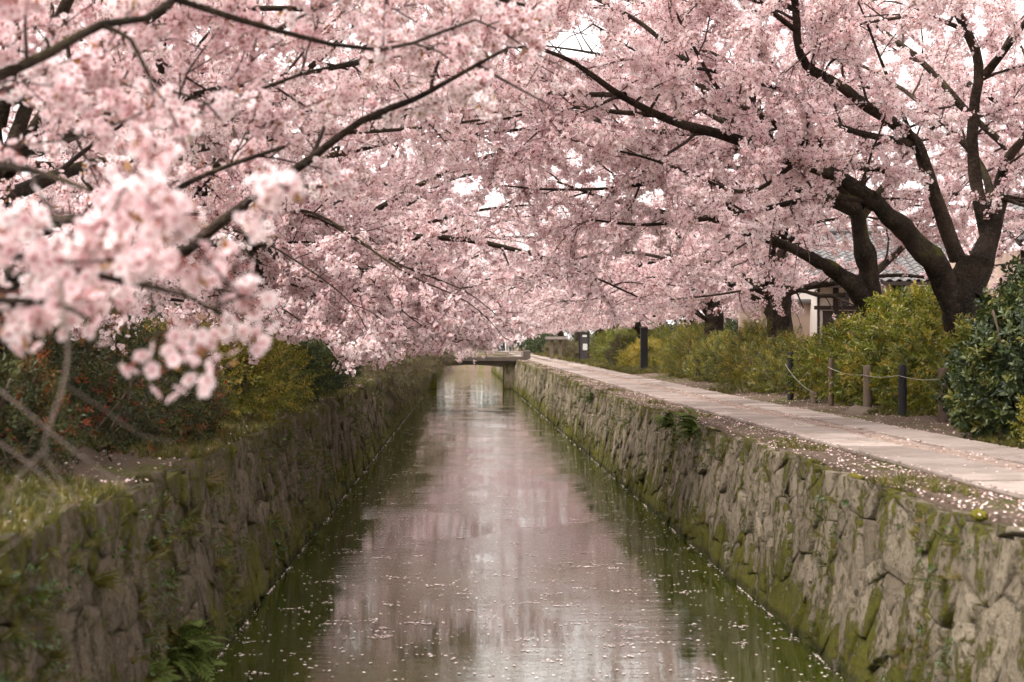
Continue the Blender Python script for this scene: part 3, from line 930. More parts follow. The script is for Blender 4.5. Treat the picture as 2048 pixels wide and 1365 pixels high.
    def low_limbs(s, top, side, n, lod, zend):
        r = s.r
        for k in range(n):
            p = np.asarray(top) + np.array([0, 0, -r.uniform(.1, .5)])
            L = r.uniform(3.0, 5.2); az = r.uniform(-.9, .9)
            e = p + np.array([-side * L * math.cos(az), L * math.sin(az), 0]); e[2] = zend + r.uniform(0, .35)
            mid = p * .5 + e * .5; mid[2] = max(p[2], e[2]) + r.uniform(.1, .5)
            s.limb(np.array([p, p * .75 + mid * .25 + np.array([0, 0, .15]), mid, e * .6 + mid * .4 + np.array([0, 0, .1]), e]), r.uniform(.022, .034), .004, lod, .12, (.5, 1.3), wig=.14, cut=True)
COUNT = 0
def common_tree(x, y, seed, label, group, side, lod, n=8, length=5.2, h=2.3, r0=.26, dens=1.0, lean=0.5, low=0, zend=2.3, extra=(), **kw):
    global COUNT
    z0 = float(zground(x, y)) - .12
    t = Tree((x, y, z0), seed)
    r = t.r
    top = np.array([x - side * lean, y + r.uniform(-.3, .3), z0 + h])
    t.trunk([(x, y, z0), (x - side * lean * .15 + r.uniform(-.1, .1), y, z0 + h * .4), tuple((np.array([x, y, z0 + h * .8]) + top) / 2), tuple(top)], r0, r0 * .72)
    t.auto_limbs(top, side, n, length, lod, **kw)
    if low: t.low_limbs(top, side, low, lod, zend)
    for pts in extra: t.limb(np.array([at(*p_) for p_ in pts]), .03, .004, lod, .1, (.4, 1.0), wig=.05)
    root, c = t.finish('cherry_tree', label, group, lod, dens)
    COUNT += c
    return root
GR, GL = 'cherry trees along the footpath', 'cherry trees along the shrub bank'
# -- the big old tree on the right, limb by limb
t = Tree((6.62, 18.8, 1.4), 101)
q = lambda pts: np.array([at(*p) for p in pts])
t.trunk(q([(1932, 850, 18.8), (1932, 770, 18.8), (1928, 690, 18.8), (1922, 630, 18.75), (1930, 570, 18.7), (1950, 520, 18.7)]), .25, .25, 1.25)
t.trunk(q([(1925, 640, 18.75), (1890, 560, 18.6), (1845, 500, 18.4), (1795, 445, 18.1), (1740, 398, 17.8)]), .19, .115, 1.1)
t.trunk(q([(1940, 590, 18.7), (1965, 520, 18.8), (1985, 450, 19.0), (1995, 390, 19.2)]), .20, .13, 1.1)
t.limb(q([(1745, 402, 17.85), (1690, 362, 17.6), (1640, 338, 17.4), (1560, 312, 17.0), (1480, 285, 16.7), (1400, 262, 16.3), (1330, 232, 16.0), (1250, 190, 15.6), (1190, 160, 15.3), (1110, 118, 15.0), (1010, 90, 14.6)]), .11, .014, 0, .02, wig=.05)
t.limb(q([(1915, 520, 18.7), (1880, 420, 18.5), (1850, 330, 18.3), (1834, 284, 18.2), (1785, 245, 18.0), (1738, 219, 17.8), (1666, 164, 17.5), (1608, 127, 17.2), (1590, 68, 17.0), (1587, 0, 16.8), (1570, -90, 16.5)]), .11, .04, 0, .2, wig=.04)
t.limb(q([(1836, 290, 18.2), (1717, 267, 17.6), (1656, 239, 17.4), (1601, 195, 17.1), (1509, 168, 16.7), (1382, 130, 16.2), (1270, 110, 15.8), (1180, 60, 15.4)]), .055, .010, 0, .1, wig=.06)
t.limb(q([(1975, 480, 18.9), (1955, 380, 18.9), (1945, 280, 18.8), (1952, 200, 18.7), (1962, 130, 18.6), (1935, 50, 18.4), (1905, 0, 18.3), (1880, -80, 18.0)]), .105, .045, 0, .3, wig=.04)
t.limb(q([(1995, 395, 19.2), (2010, 330, 19.1), (2050, 280, 19.0), (2130, 230, 18.7), (2230, 150, 18.4)]), .09, .02, 0, .2, wig=.04)
t.limb(q([(1740, 400, 17.8), (1640, 395, 17.5), (1520, 420, 17.2), (1400, 440, 16.9), (1290, 450, 16.6), (1180, 440, 16.3)]), .05, .012, 0, .1)
t.limb(q([(1850, 350, 18.3), (1700, 330, 18.6), (1560, 300, 19.2), (1420, 230, 19.8), (1300, 150, 20.3), (1200, 60, 20.8)]), .07, .015, 0, .1)
t.limb(q([(1955, 250, 18.8), (1850, 130, 19.2), (1740, 40, 19.6), (1640, -60, 20.0)]), .06, .015, 0, .1)
t.limb(q([(1640, 340, 17.4), (1540, 240, 17.0), (1450, 195, 16.8), (1380, 80, 16.6), (1330, -20, 16.4)]), .05, .012, 0, .1)
t.limb(q([(1500, 290, 16.8), (1400, 330, 16.9), (1280, 370, 17.2), (1120, 380, 17.6), (990, 370, 18.0)]), .04, .010, 0, .1)
t.limb(q([(1330, 232, 16.0), (1240, 225, 16.4), (1120, 215, 16.9), (1000, 240, 17.4), (900, 260, 17.9)]), .035, .010, 0, .1)
t.limb(q([(1970, 150, 18.6), (2040, 60, 18.0), (2100, -40, 17.5)]), .06, .02, 0, .1)
t.limb(q([(1990, 420, 19.1), (1960, 330, 20.0), (1880, 240, 21.0), (1760, 150, 22.0), (1620, 90, 22.8)]), .07, .015, 0, .15)
for pts in ([(1587, 0, 16.8), (1400, -200, 16), (1150, -320, 15), (900, -380, 14.5)], [(1400, 262, 16.3), (1250, 260, 17.5), (1080, 200, 19), (920, 170, 20)], [(1382, 130, 16.2), (1240, 20, 17), (1080, -30, 18), (930, -10, 19)], [(1250, 190, 15.6), (1130, 190, 16.5), (1010, 170, 17.5), (880, 180, 18.5)], [(1590, 60, 17.0), (1430, -60, 15.5), (1250, -130, 14.0), (1050, -230, 13.0)], [(1590, 20, 16.9), (1480, -20, 17.5), (1300, 10, 18.5), (1150, -30, 19.5)], [(1850, 330, 18.3), (1760, 120, 17.4), (1680, -60, 16.6)],
            [(1930, 60, 18.4), (1830, 30, 17.6), (1700, 60, 17.0), (1580, 140, 16.4)], [(1600, 320, 17.2), (1500, 380, 16.4), (1380, 350, 15.8), (1250, 300, 15.4), (1120, 270, 15.0)], [(1995, 395, 19.2), (2080, 420, 18.4), (2140, 400, 17.8)], [(1560, 312, 17.0), (1450, 120, 17.6), (1330, 100, 18.2), (1230, 130, 18.8)]):
    t.limb(q(pts), .035, .008, 0, .08, wig=.06)
root, c = t.finish('cherry_tree', 'big dark old cherry tree with mossy forked trunk beside the fence posts', GR, 0, 1.0)
COUNT += c
# -- second tree, with the low limb reaching left over the hedge
t = Tree((7.05, 24.6, 1.45), 102)
t.trunk(q([(1752, 800, 24.6), (1750, 700, 24.6), (1745, 620, 24.6), (1738, 540, 24.5), (1720, 470, 24.4), (1712, 420, 24.3)]), .30, .17, 1.3)
t.trunk(q([(1742, 620, 24.55), (1705, 570, 24.4), (1665, 540, 24.2), (1620, 515, 24.0)]), .19, .10, 1.1)
t.limb(q([(1625, 518, 24.0), (1590, 500, 23.8), (1555, 485, 23.6), (1510, 470, 23.3), (1430, 440, 22.9), (1330, 425, 22.4), (1220, 400, 22.0), (1100, 360, 21.6)]), .10, .014, 0, .08)
t.limb(q([(1690, 590, 24.4), (1640, 592, 24.2), (1580, 575, 24.0), (1500, 580, 23.8), (1420, 592, 23.5), (1330, 600, 23.2)]), .04, .010, 0, .45, (0.5, 1.1))
for pts in ([(1712, 420, 24.3), (1660, 330, 24.0), (1560, 250, 23.5), (1420, 180, 23.0), (1250, 120, 22.5), (1080, 90, 22.0)],
            [(1715, 425, 24.3), (1730, 300, 25.0), (1700, 150, 25.6), (1640, 20, 26.0)],
            [(1715, 430, 24.3), (1600, 380, 25.0), (1450, 330, 26.0), (1280, 300, 27.0), (1120, 290, 27.5)],
            [(1720, 440, 24.4), (1800, 330, 25.0), (1900, 220, 25.5), (2000, 120, 26.0)],
            [(1712, 430, 24.3), (1580, 300, 23.6), (1450, 240, 23.0), (1330, 60, 22.5)],
            [(1715, 430, 24.3), (1500, 130, 24.4), (1380, -20, 24.6)], [(1712, 420, 24.3), (1500, 80, 24), (1250, 0, 24), (1000, -60, 24)], [(1712, 420, 24.3), (1400, 200, 25), (1150, 150, 26), (900, 130, 27)],
            [(1735, 560, 24.5), (1800, 500, 26), (1880, 420, 27.5), (1960, 330, 28.5)]):
    t.limb(q(pts), .08, .013, 0, .1)
root, c = t.finish('cherry_tree', 'cherry tree with low limb reaching left in front of the white house', GR, 0, 1.0)
COUNT += c
# -- the near tree on the left, whose limbs hang close to the lens
t = Tree((-3.5, 4.6, 1.6), 103)
t.trunk([(-3.5, 4.6, 1.5), (-3.4, 4.6, 2.2), (-3.2, 4.7, 3.0), (-3.0, 4.8, 3.5)], .24, .16, 1.4)
t.limb(q([(-900, 120, 4.8), (-500, 190, 4.8), (-150, 215, 4.8), (0, 150, 4.85), (100, 105, 4.9), (205, 48, 5.0), (290, 38, 5.1), (350, -5, 5.2), (470, -80, 5.5)]), .034, .008, 0, .35, (.35, .8))
t.limb(q([(205, 52, 5.0), (262, 80, 5.0), (300, 155, 5.0), (350, 185, 5.1), (410, 205, 5.2), (440, 240, 5.3)]), .010, .004, 0, .3, (.25, .5))
t.limb(q([(-700, 300, 4.4), (-300, 330, 4.2), (-80, 330, 4.0), (60, 340, 3.9), (180, 380, 3.8)]), .03, .006, 0, .3, (.3, .6))
t.limb(q([(-700, 420, 4.2), (-300, 470, 3.9), (-100, 490, 3.75), (80, 525, 3.65), (230, 560, 3.6), (370, 590, 3.55), (475, 650, 3.5)]), .025, .004, 0, .25, (.2, .48))
t.limb(q([(-500, 560, 3.7), (-200, 590, 3.5), (0, 600, 3.4), (120, 610, 3.35), (180, 640, 3.3)]), .018, .004, 0, .3, (.15, .35))
t.limb(q([(-400, -200, 5.0), (0, -120, 5.6), (300, -20, 6.0), (550, 60, 6.3), (760, 100, 6.6), (950, 40, 6.9)]), .030, .006, 0, .15, (.5, 1.0))
t.limb(q([(-400, 60, 6.0), (-50, 180, 6.4), (200, 230, 6.7), (420, 210, 7.0), (600, 150, 7.2), (720, 120, 7.3)]), .026, .006, 0, .15, (.5, 1.0))
t.limb(q([(-300, -260, 5.8), (250, -150, 6.4), (600, -60, 6.9), (900, -20, 7.2), (1050, 10, 7.4)]), .04, .010, 0, .15, (.4, .9))
t.extra = [at(x_, y_, d_) for x_, y_, d_ in ((330, 752, 3.4), (440, 745, 3.4), (292, 705, 3.4), (430, 640, 3.5), (352, 690, 3.45), (372, 728, 3.4), (415, 700, 3.4), (470, 676, 3.5), (500, 690, 3.5), (395, 640, 3.5), (215, 640, 3.4), (160, 650, 3.35), (60, 668, 3.4), (110, 640, 3.4), (25, 640, 3.4), (330, 660, 3.5), (440, 690, 3.45), (380, 750, 3.4))]
for pts in ([(370, 600, 3.52), (395, 660, 3.46), (420, 715, 3.42), (447, 760, 3.4)], [(300, 590, 3.52), (318, 660, 3.45), (330, 720, 3.42), (330, 762, 3.4)], [(395, 660, 3.46), (378, 700, 3.42), (380, 745, 3.4)], [(318, 660, 3.45), (295, 700, 3.42), (290, 715, 3.4)]):
    L = smooth_line(q(pts), .03); t.limbs.append((L, np.linspace(.003, .0015, len(L))))
# bare drooping shoots below the flowers
for k, pts in enumerate(([(120, 560, 2.95), (133, 660, 2.9), (136, 720, 2.9), (122, 790, 2.88), (96, 860, 2.86), (90, 905, 2.86), (118, 960, 2.85), (165, 1005, 2.85)],
            [(92, 900, 2.86), (40, 950, 2.84), (10, 1010, 2.82), (-60, 1090, 2.8)],
            [(-120, 700, 3.1), (10, 790, 3.0), (120, 880, 2.95), (230, 960, 2.9), (310, 1010, 2.9)],
            [(128, 770, 2.88), (200, 815, 2.95), (280, 870, 3.0), (345, 885, 3.05)],
            [(-100, 830, 3.0), (20, 900, 2.95), (110, 985, 2.9), (60, 1060, 2.86), (-60, 1150, 2.8)])):
    L = smooth_line(q(pts), .03)
    V, F = tubes(L[None], np.linspace(.0046 if k == 0 else .0022, .0012, len(L))[None], 6)
    o = link('bare_shoot', mesh('bare_shoot', V, F, MAT['greytwig'], True), None)
    t.limbs_extra = getattr(t, 'limbs_extra', []) + [o]
root, c = t.finish('cherry_tree', 'nearest cherry tree, its blurred blossom hanging close at the left edge', GL, 0, 0.75)
for o in t.limbs_extra:
    o.parent = root; o.location = -world_of(root)
COUNT += c
# -- second tree on the left with the thick limb slanting up over the canal
t = Tree((-3.5, 10.2, 1.65), 104)
t.trunk([(-3.55, 10.2, 1.5), (-3.45, 10.1, 2.4), (-3.3, 9.9, 3.0), (-3.35, 9.8, 3.7), (-3.4, 9.8, 4.4)], .27, .17, 1.4)
t.limb(q([(-120, 570, 9.8), (0, 548, 9.2), (180, 535, 8.7), (300, 535, 8.4), (370, 505, 8.2), (450, 440, 8.0), (540, 370, 7.8), (620, 312, 7.6), (720, 240, 7.4), (820, 205, 7.3), (890, 170, 7.2), (1000, 110, 7.0)]), .066, .009, 0, .30, (.5, 1.1), wig=.03)
t.limb(q([(-30, 420, 9.5), (120, 440, 8.4), (270, 420, 7.8), (380, 365, 7.4), (460, 330, 7.2), (570, 295, 7.0)]), .035, .010, 0, .25, (.4, .9))
t.limb(q([(20, 330, 9.8), (200, 250, 10.2), (430, 180, 10.6), (650, 140, 11), (850, 100, 11.4), (1030, 60, 11.8)]), .042, .008, 0, .15, (.7, 1.5))
t.limb(q([(20, 330, 9.8), (150, 150, 10.0), (330, 20, 10.2), (500, -100, 10.5)]), .05, .012, 0, .15, (.7, 1.5))
t.limb(q([(0, 400, 9.8), (180, 330, 11), (380, 300, 12), (600, 270, 13), (800, 260, 13.6), (960, 240, 14)]), .06, .012, 0, .12, (.8, 1.6))
t.limb(q([(0, 480, 9.9), (150, 450, 11), (300, 430, 12), (450, 430, 12.8)]), .05, .012, 0, .12, (.8, 1.5))
t.limb(q([(20, 350, 9.8), (-60, 200, 10), (-100, 50, 10.3), (0, -80, 10.6)]), .05, .014, 0, .15, (.8, 1.6))
for pts in ([(20, 300, 9.8), (200, -100, 9.6), (500, -240, 9.8), (850, -260, 10.2), (1150, -160, 10.6)], [(0, 250, 9.8), (150, -350, 8.8), (600, -600, 8.6), (1000, -650, 8.8)], [(20, 320, 9.8), (250, 60, 11.5), (520, 20, 12.5), (780, 0, 13.2), (1020, -40, 14)]):
    t.limb(q(pts), .05, .010, 0, .15, (.7, 1.5), wig=.06)
root, c = t.finish('cherry_tree', 'cherry tree whose thick limb slants up from the left edge over the water', GL, 0, 0.95)
COUNT += c
# -- the other trees
common_tree(10.8, 23.8, 202, 'cherry tree standing behind the big old tree outside the right edge', GR, 1, 1, 13, 6.6, 3.2, .26, 1.25, 0.3, up=1.05)
common_tree(6.9, 9.3, 201, 'cherry tree just outside the right edge, its blossom along the top right', GR, 1, 0, 12, 6.4, 2.8, .27, 1.0, .5, up=1.0)
ordinals = ['third', 'fourth', 'fifth', 'sixth', 'seventh', 'eighth']
for k, (x, y, r0, h) in enumerate([(7.05, 30.8, .33, 2.2), (7.0, 38.6, .27, 2.1), (7.5, 45.5, .25, 2.2), (7.0, 54, .24, 2.0)]):
    common_tree(x, y, 300 + k, ['cherry tree with stout grey trunk left of the white house', 'cherry tree with dark trunk behind the yellow-green hedge', 'cherry tree with slim dark trunk behind the far end of the hedge', 'cherry tree with crooked trunk behind the tall dark post'][k],
                GR, 1, 1, 11, 6.4, h, r0, 1.1, 0.35, 4, 3.1,
                extra=([[(1575, 480, 30.8), (1400, 300, 29), (1200, 200, 27), (1000, 150, 26)], [(1575, 480, 30.8), (1350, 350, 30), (1150, 280, 29), (950, 250, 28)], [(1575, 470, 30.8), (1420, 180, 29), (1260, 80, 28), (1120, 20, 27)]], (), (), ())[k])
for k, (x, y) in enumerate([(7.1, 64), (7.3, 75), (7.2, 88), (7.2, 103), (7.0, 120)]):
    common_tree(x, y, 320 + k, 'distant blossoming cherry tree lining the far footpath', GR, 1, 2, 11, 7.4, 2.4, .24, 1.1, 0.4, 4, 2.9, up=1.05)
for k, (x, y, r0) in enumerate([(-4.2, 16.6, .25), (-3.7, 23.2, .27), (-3.7, 31, .25), (-3.8, 40, .25)]):
    common_tree(x, y, 340 + k, ['cherry tree behind the yellow-green hedge on the left bank', 'cherry tree with dark leaning trunk past the left hedge', 'cherry tree hanging low over the left wall before the trailing weeds', 'cherry tree rising behind the trailing weeds on the left wall'][k],
                GL, -1, 0 if k < 2 else 1, 10, 6.0, 2.2, r0, 1.0, 0.5, 6, 2.15, spread=0.8,
                extra=([[(230, 450, 16.4), (400, 150, 16), (650, 20, 16), (900, -40, 16), (1150, -60, 16)], [(230, 450, 16.4), (450, 250, 17), (700, 170, 18), (900, 140, 19), (1080, 130, 20)], [(230, 430, 16.4), (350, -50, 15), (600, -250, 14.5), (900, -350, 14.5), (1150, -300, 14.5)], [(230, 430, 16.4), (420, 60, 17.5), (700, -60, 19), (980, -20, 20)], [(230, 560, 16.4), (400, 570, 15.8), (520, 600, 15.4), (610, 650, 15.2), (680, 705, 15.2)], [(230, 580, 16.4), (380, 610, 15.6), (480, 640, 15.0), (560, 665, 14.8)], [(250, 540, 16.6), (450, 545, 16.8), (600, 580, 17.2), (720, 640, 17.6), (800, 700, 18)], [(250, 530, 16.6), (480, 520, 17.5), (640, 560, 18), (760, 610, 18.6), (860, 660, 19)]],
                       [[(500, 560, 23), (620, 590, 22), (720, 640, 21.4), (790, 700, 21)], [(500, 550, 23), (660, 575, 23), (780, 620, 23.2), (880, 680, 23.6)], [(500, 540, 23), (680, 560, 25), (800, 600, 26.5), (900, 660, 28)], [(500, 500, 23.2), (600, 350, 24), (750, 250, 25), (950, 200, 26)], [(500, 500, 23.2), (550, 250, 24.5), (700, 120, 26), (900, 60, 27)], [(500, 500, 23.2), (680, 400, 22), (850, 350, 21), (1000, 330, 20)]], (), ())[k])
for k, (x, y) in enumerate([(-3.8, 50), (-3.9, 62), (-4, 74), (-4, 88), (-4, 104), (-4, 121)]):
    common_tree(x, y, 360 + k, 'distant blossoming cherry tree lining the far left bank', GL, -1, 2, 11, 7.4, 2.3, .24, 1.1, 0.5, 6, 2.3, up=1.05,
                extra=[[(790, 630, 62), (860, 655, 64), (920, 690, 66), (955, 722, 68)], [(790, 620, 62), (880, 640, 66), (960, 670, 70), (990, 700, 72)]] if k == 1 else ())
for k, (x, y) in enumerate([(14.5, 28), (18, 47), (11, 53), (14, 74), (17, 92), (13, 112), (-9.5, 19), (-11, 30), (-12, 48), (-12, 70), (-11, 98), (0.5, 150), (7, 148), (-7, 150)]):
    common_tree(x, y, 380 + k, 'blossoming cherry tree closing the background behind the rows', 'background cherry trees', 1 if x > 0 else -1, 2, 9 if y < 140 else 14, 7.0 if y < 140 else 10.0, 2.6 if y < 140 else 5.0, .25, 1.2, 0.2, up=1.0)
print('clusters', COUNT)

# ------------------------------------------------------------------ shrubs and hedges
def lumpy(r, blobs, n, shell=0.35):
    """points spread through the outer shell of a few overlapping ellipsoids, with outward directions"""
    vol = np.array([b[3] * b[4] + b[4] * b[5] + b[3] * b[5] for b in blobs]); cnt = (n * vol / vol.sum()).astype(int)
    P, D = [], []
    for (x, y, z, rx, ry, rz_), c in zip(blobs, cnt):
        d = norm(r.normal(0, 1, (c, 3)))
        d[:, 2] = np.where(d[:, 2] < -0.72, -d[:, 2], d[:, 2])
        k = 1 + 0.10 * np.sin(d[:, 0] * 5 + x * 3) * np.sin(d[:, 1] * 6 + y) + 0.08 * np.sin(d[:, 2] * 9 + d[:, 0] * 7 + z)
        rad = (1 - shell * r.random(c) ** 1.6) * k
        P.append(np.array([x, y, z]) + d * rad[:, None] * np.array([rx, ry, rz_]))
        D.append(norm(d / np.array([rx, ry, rz_])))
    P, D = np.vstack(P), np.vstack(D)
    # thin what is buried deep in a neighbouring blob
    keep = np.ones(len(P), bool)
    for (x, y, z, rx, ry, rz_) in blobs:
        keep &= (((P - np.array([x, y, z])) / np.array([rx, ry, rz_])) ** 2).sum(1) > 0.34
    gz = zground(P[:, 0], P[:, 1])
    keep &= P[:, 2] > gz + 0.02
    return P[keep], D[keep]
def shrub(name, label, blobs, n, key, seed, group=None, tint=(.5, .2), scale=1.0, stems=14, cat='shrub', up=0.35, shell=0.35, gap=0.0, extra=None):
    r = np.random.default_rng(seed)
    x, y = np.mean([b[0] for b in blobs]), np.mean([b[1] for b in blobs])
    root = empty(name, (x, y, float(zground(x, y))), label, cat, group)
    P, D = lumpy(r, blobs, n, shell)
    if gap > 0:
        c = np.sin(P[:, 0] * 6 + seed) * np.sin(P[:, 1] * 5.2) * np.sin(P[:, 2] * 7 + seed)
        keep = r.random(len(P)) > gap * (c > 0.12)
        P, D = P[keep], D[keep]
    zmid = P[:, 2].min() + 0.5 * (P[:, 2].max() - P[:, 2].min())
    D = norm(D + r.normal(0, .45, D.shape) + np.array([0, 0, up]))
    ti = r.normal(tint[0], tint[1], len(P)) + 0.16 * np.sin(P[:, 0] * 3 + seed) * np.sin(P[:, 1] * 2.4 + P[:, 2] * 2)
    grp, nv, mats = G[key]
    scatter('foliage', P, D, r.uniform(.75, 1.25, len(P)) * scale, ti, grp, nv, mats, root)
    if extra:
        for (nm, k2, frac, ti2, sc2) in extra:
            sel = r.random(len(P)) < frac
            g2, nv2, mats2 = G[k2]
            scatter(nm, P[sel] + D[sel] * 0.05, D[sel], r.uniform(.8, 1.2, sel.sum()) * sc2, r.normal(*ti2, sel.sum()), g2, nv2, mats2, root)
    mb = MB()
    for (bx, by, bz, rx, ry, rz_) in blobs:
        for k in range(max(3, int(stems / len(blobs)))):
            a = r.uniform(0, 6.28); q0 = np.array([bx + r.normal(0, rx * .25), by + r.normal(0, ry * .25), 0]); q0[2] = float(zground(q0[0], q0[1])) - .05
            tip = np.array([bx + math.cos(a) * rx * .8, by + math.sin(a) * ry * .8, bz + rz_ * r.uniform(.0, .8)])
            mid = (q0 + tip) / 2 + r.normal(0, .08, 3)
            mb.tube(smooth_line([q0, mid, tip], .25), .012, 4)
    mb.build('stems', MAT['stem'], root, True)['kind'] = 'stuff'
    return root
# right side
gz = lambda x, y: float(zground(x, y))
def blob(x, y, rx, ry, top, base=None):
    g0 = gz(x, y) if base is None else base
    return (x, y, g0 + (top - g0) * .42, rx, ry, (top - g0) * .60)
shrub('broadleaf_shrub', 'dark green broad-leaved shrub filling the right edge by the path', [blob(6.25, 14.6, 1.0, 1.0, 2.95), blob(6.75, 13.4, .9, .9, 2.8), blob(5.75, 14.8, .55, .6, 2.35), blob(6.7, 15.8, .9, .8, 3.25), blob(6.05, 15.8, .6, .7, 2.5)], 7000, 'broad', 501, tint=(.50, .26), scale=.68, gap=.45)
shrub('low_azalea', 'low yellow-brown azalea under the dark broad-leaved shrub', [blob(5.78, 13.2, .48, .55, 2.0), blob(5.95, 12.5, .5, .5, 1.95)], 1300, 'yellow', 502, tint=(.72, .18), scale=.8)
shrub('leafy_shrub', 'large glossy yellow-green shrub behind the fence posts', [blob(6.6, 17.9, .5, .8, 2.6), blob(6.95, 19.6, .85, 1.2, 3.1), blob(6.85, 21.6, .85, 1.3, 3.15), blob(6.75, 23.6, .8, 1.3, 2.8), blob(6.55, 20.3, .45, .9, 2.3), blob(6.5, 22.9, .45, 1.0, 2.35), blob(6.5, 25.2, .55, .8, 2.4)], 5200, 'glossy', 503, tint=(.62, .24), scale=.9, gap=.4, extra=[('dry_twig_leaves', 'brown', .2, (.6, .2), 1.3), ('pale_shoots', 'yellow', .35, (.8, .15), 1.1)])
for k, (y, top, rx, ry, lab) in enumerate([(28.0, 2.5, .85, 1.7, 'yellow-green hedge shrub right next to the large glossy shrub'), (31.6, 2.85, .9, 1.9, 'yellow-green hedge shrub below the stout grey trunk'),
                                 (36.0, 2.65, .9, 2.2, 'yellow-green hedge shrub in the middle of the hedge row'), (41.0, 2.95, .9, 2.5, 'yellow-green hedge shrub last before the tall dark post')]):
    shrub('hedge_shrub', lab, [blob(6.75, y, rx, ry * .75, top), blob(6.9, y + ry * .6, rx * .9, ry * .6, top - .1), blob(6.5, y - ry * .5, rx * .6, ry * .6, top - .35), blob(6.3, y + .3, .5, ry * .7, 2.0)], 3000, 'yellow', 510 + k, 'yellow-green hedge along the fence', (.56 + .07 * (k % 2), .25), 1.0, 20, gap=.45,
          extra=[('dry_twig_leaves', 'brown', .25, (.5, .2), 1.2)])
shrub('flowering_shrub', 'bright yellow-leaved shrub left of the tall dark post', [blob(6.55, 50.2, .6, 1.4, 2.5), blob(6.3, 51.5, .5, 1.2, 2.2)], 1400, 'yellow', 520, tint=(.85, .12), scale=1.4)
shrub('hedge_shrub', 'tall green hedge shrub behind the notice board', [blob(7.2, 56, 1.1, 3.0, 3.2), blob(7.3, 61, 1.1, 3.0, 3.2), blob(7.1, 66, 1.0, 3.0, 3.0)], 3200, 'yellow', 521, tint=(.5, .15), scale=1.6)
for k, (x, y, rr, top, lab) in enumerate([(6.5, 55.5, .75, 2.65, 'round brown clipped azalea right of the notice board'), (6.35, 74.5, .45, 2.05, 'small round clipped azalea left of the notice board foot'), (6.6, 79, .8, 2.4, 'round brown clipped azalea behind the small one'),
                                 (6.7, 88, .9, 2.6, 'round brown clipped azalea beyond the plaque stand'), (6.6, 97, 1.0, 2.7, 'round green clipped azalea farther along the path')]):
    shrub('clipped_azalea', lab, [blob(x, y, rr, rr * 1.3, top)], 900, 'brown', 530 + k, 'round clipped azaleas by the path', (.5, .2), 1.6, 6, up=.1, shell=.15)
shrub('far_shrub', 'dark green shrub with white flowers at the far path end', [blob(6.6, 108, 1.0, 3, 3.0), blob(6.5, 118, 1.1, 4, 3.2)], 1500, 'darkfar', 540, tint=(.5, .2), scale=1.8)
shrub('garden_evergreen', 'blue-green garden shrub between the cherry trunks before the house', [blob(9.6, 43, .9, .9, 3.4), blob(9.0, 45, 1.0, 1.0, 3.1), blob(8.5, 42, .8, .8, 2.6)], 1500, 'darkfar', 541, tint=(.75, .15), scale=1.2)
shrub('garden_hedge', 'dark garden hedge in the shade behind the right trunks', [blob(9.5, 52 + 6 * k, 1.2, 3.6, 3.1 + .2 * (k % 2)) for k in range(8)], 4200, 'darkfar', 542, tint=(.45, .2), scale=1.7)
# left side
shrub('azalea_shrub', 'dark azalea shrub with reddish leaves under the near blossom', [blob(-3.0, 11.2, .75, 1.0, 2.55), blob(-3.7, 10.2, .9, 1.2, 2.75), blob(-4.3, 12.0, 1.2, 1.2, 2.9), blob(-3.1, 9.2, .6, .8, 2.3)], 5200, 'azalea', 550, tint=(.58, .22), scale=.95, gap=.4)
shrub('azalea_shrub', 'rounded dark green azalea shrub at the grass patch', [blob(-2.75, 12.9, .55, .9, 2.35), blob(-3.2, 13.7, .8, .9, 2.5)], 2600, 'azalea', 551, tint=(.66, .20), scale=.9)
shrub('azalea_shrub', 'dim azalea shrub in the bottom left corner of the bank', [blob(-3.6, 7.6, .8, .9, 2.25), blob(-4.2, 8.6, 1.0, 1.0, 2.5), blob(-3.05, 7.3, .35, .5, 1.85)], 3000, 'azalea', 552, tint=(.48, .22), scale=.95, gap=.4)
shrub('hedge_shrub', 'yellow-topped hedge shrub on the left bank beyond the grass', [blob(-2.75, 16.6, .65, 1.1, 2.4), blob(-2.7, 18.3, .7, 1.2, 2.5), blob(-3.3, 17.6, .9, 1.5, 2.6)], 3400, 'yellow', 553, 'left bank hedge', (.66, .26), 1.0, gap=.3)
shrub('hedge_shrub', 'dark hedge shrub on the left bank under low blossom', [blob(-2.85, 21.8, .65, 1.6, 2.35), blob(-2.9, 25, .7, 1.6, 2.35), blob(-3.0, 29, .8, 2, 2.4)], 2800, 'darkfar', 554, 'left bank hedge', (.62, .24), .9)
shrub('hedge_shrub', 'brown-green hedge shrub far along the left bank', [blob(-2.8, 36, .8, 3, 2.3), blob(-2.9, 43, .8, 4, 2.4), blob(-2.9, 52, .8, 4, 2.4), blob(-2.9, 62, .9, 6, 2.5)], 3000, 'brown', 555, 'left bank hedge', (.55, .2), 1.7)
shrub('boundary_hedge', 'long dark hedge in the shade behind the left trees', [blob(-7.5, 14 + 6 * k, 1.4, 3.8, 3.4 + .3 * (k % 2)) for k in range(14)], 9000, 'darkfar', 556, tint=(.4, .2), scale=1.7, cat='hedge')
shrub('end_hedge', 'dark hedge closing the far end of the canal', [blob(-6 + 4 * k, 141 + (k % 2), 2.6, 1.5, 4.5) for k in range(6)], 3000, 'darkfar', 557, tint=(.5, .2), scale=2.6, cat='hedge')
shrub('drooping_shrub', 'brown drooping shrub leaning from the left wall over the water before the bridge', [(-1.75, 47, 1.75, .75, 2.6, .9), (-1.35, 50, 1.45, .8, 2.6, 1.0), (-1.9, 54, 1.8, .8, 3, .9), (-1.7, 43, 1.75, .6, 2.4, .8), (-1.0, 64, 1.5, .75, 3, 1.0)], 3000, 'brown', 558, tint=(.6, .25), scale=1.7, up=-.6, gap=.4)
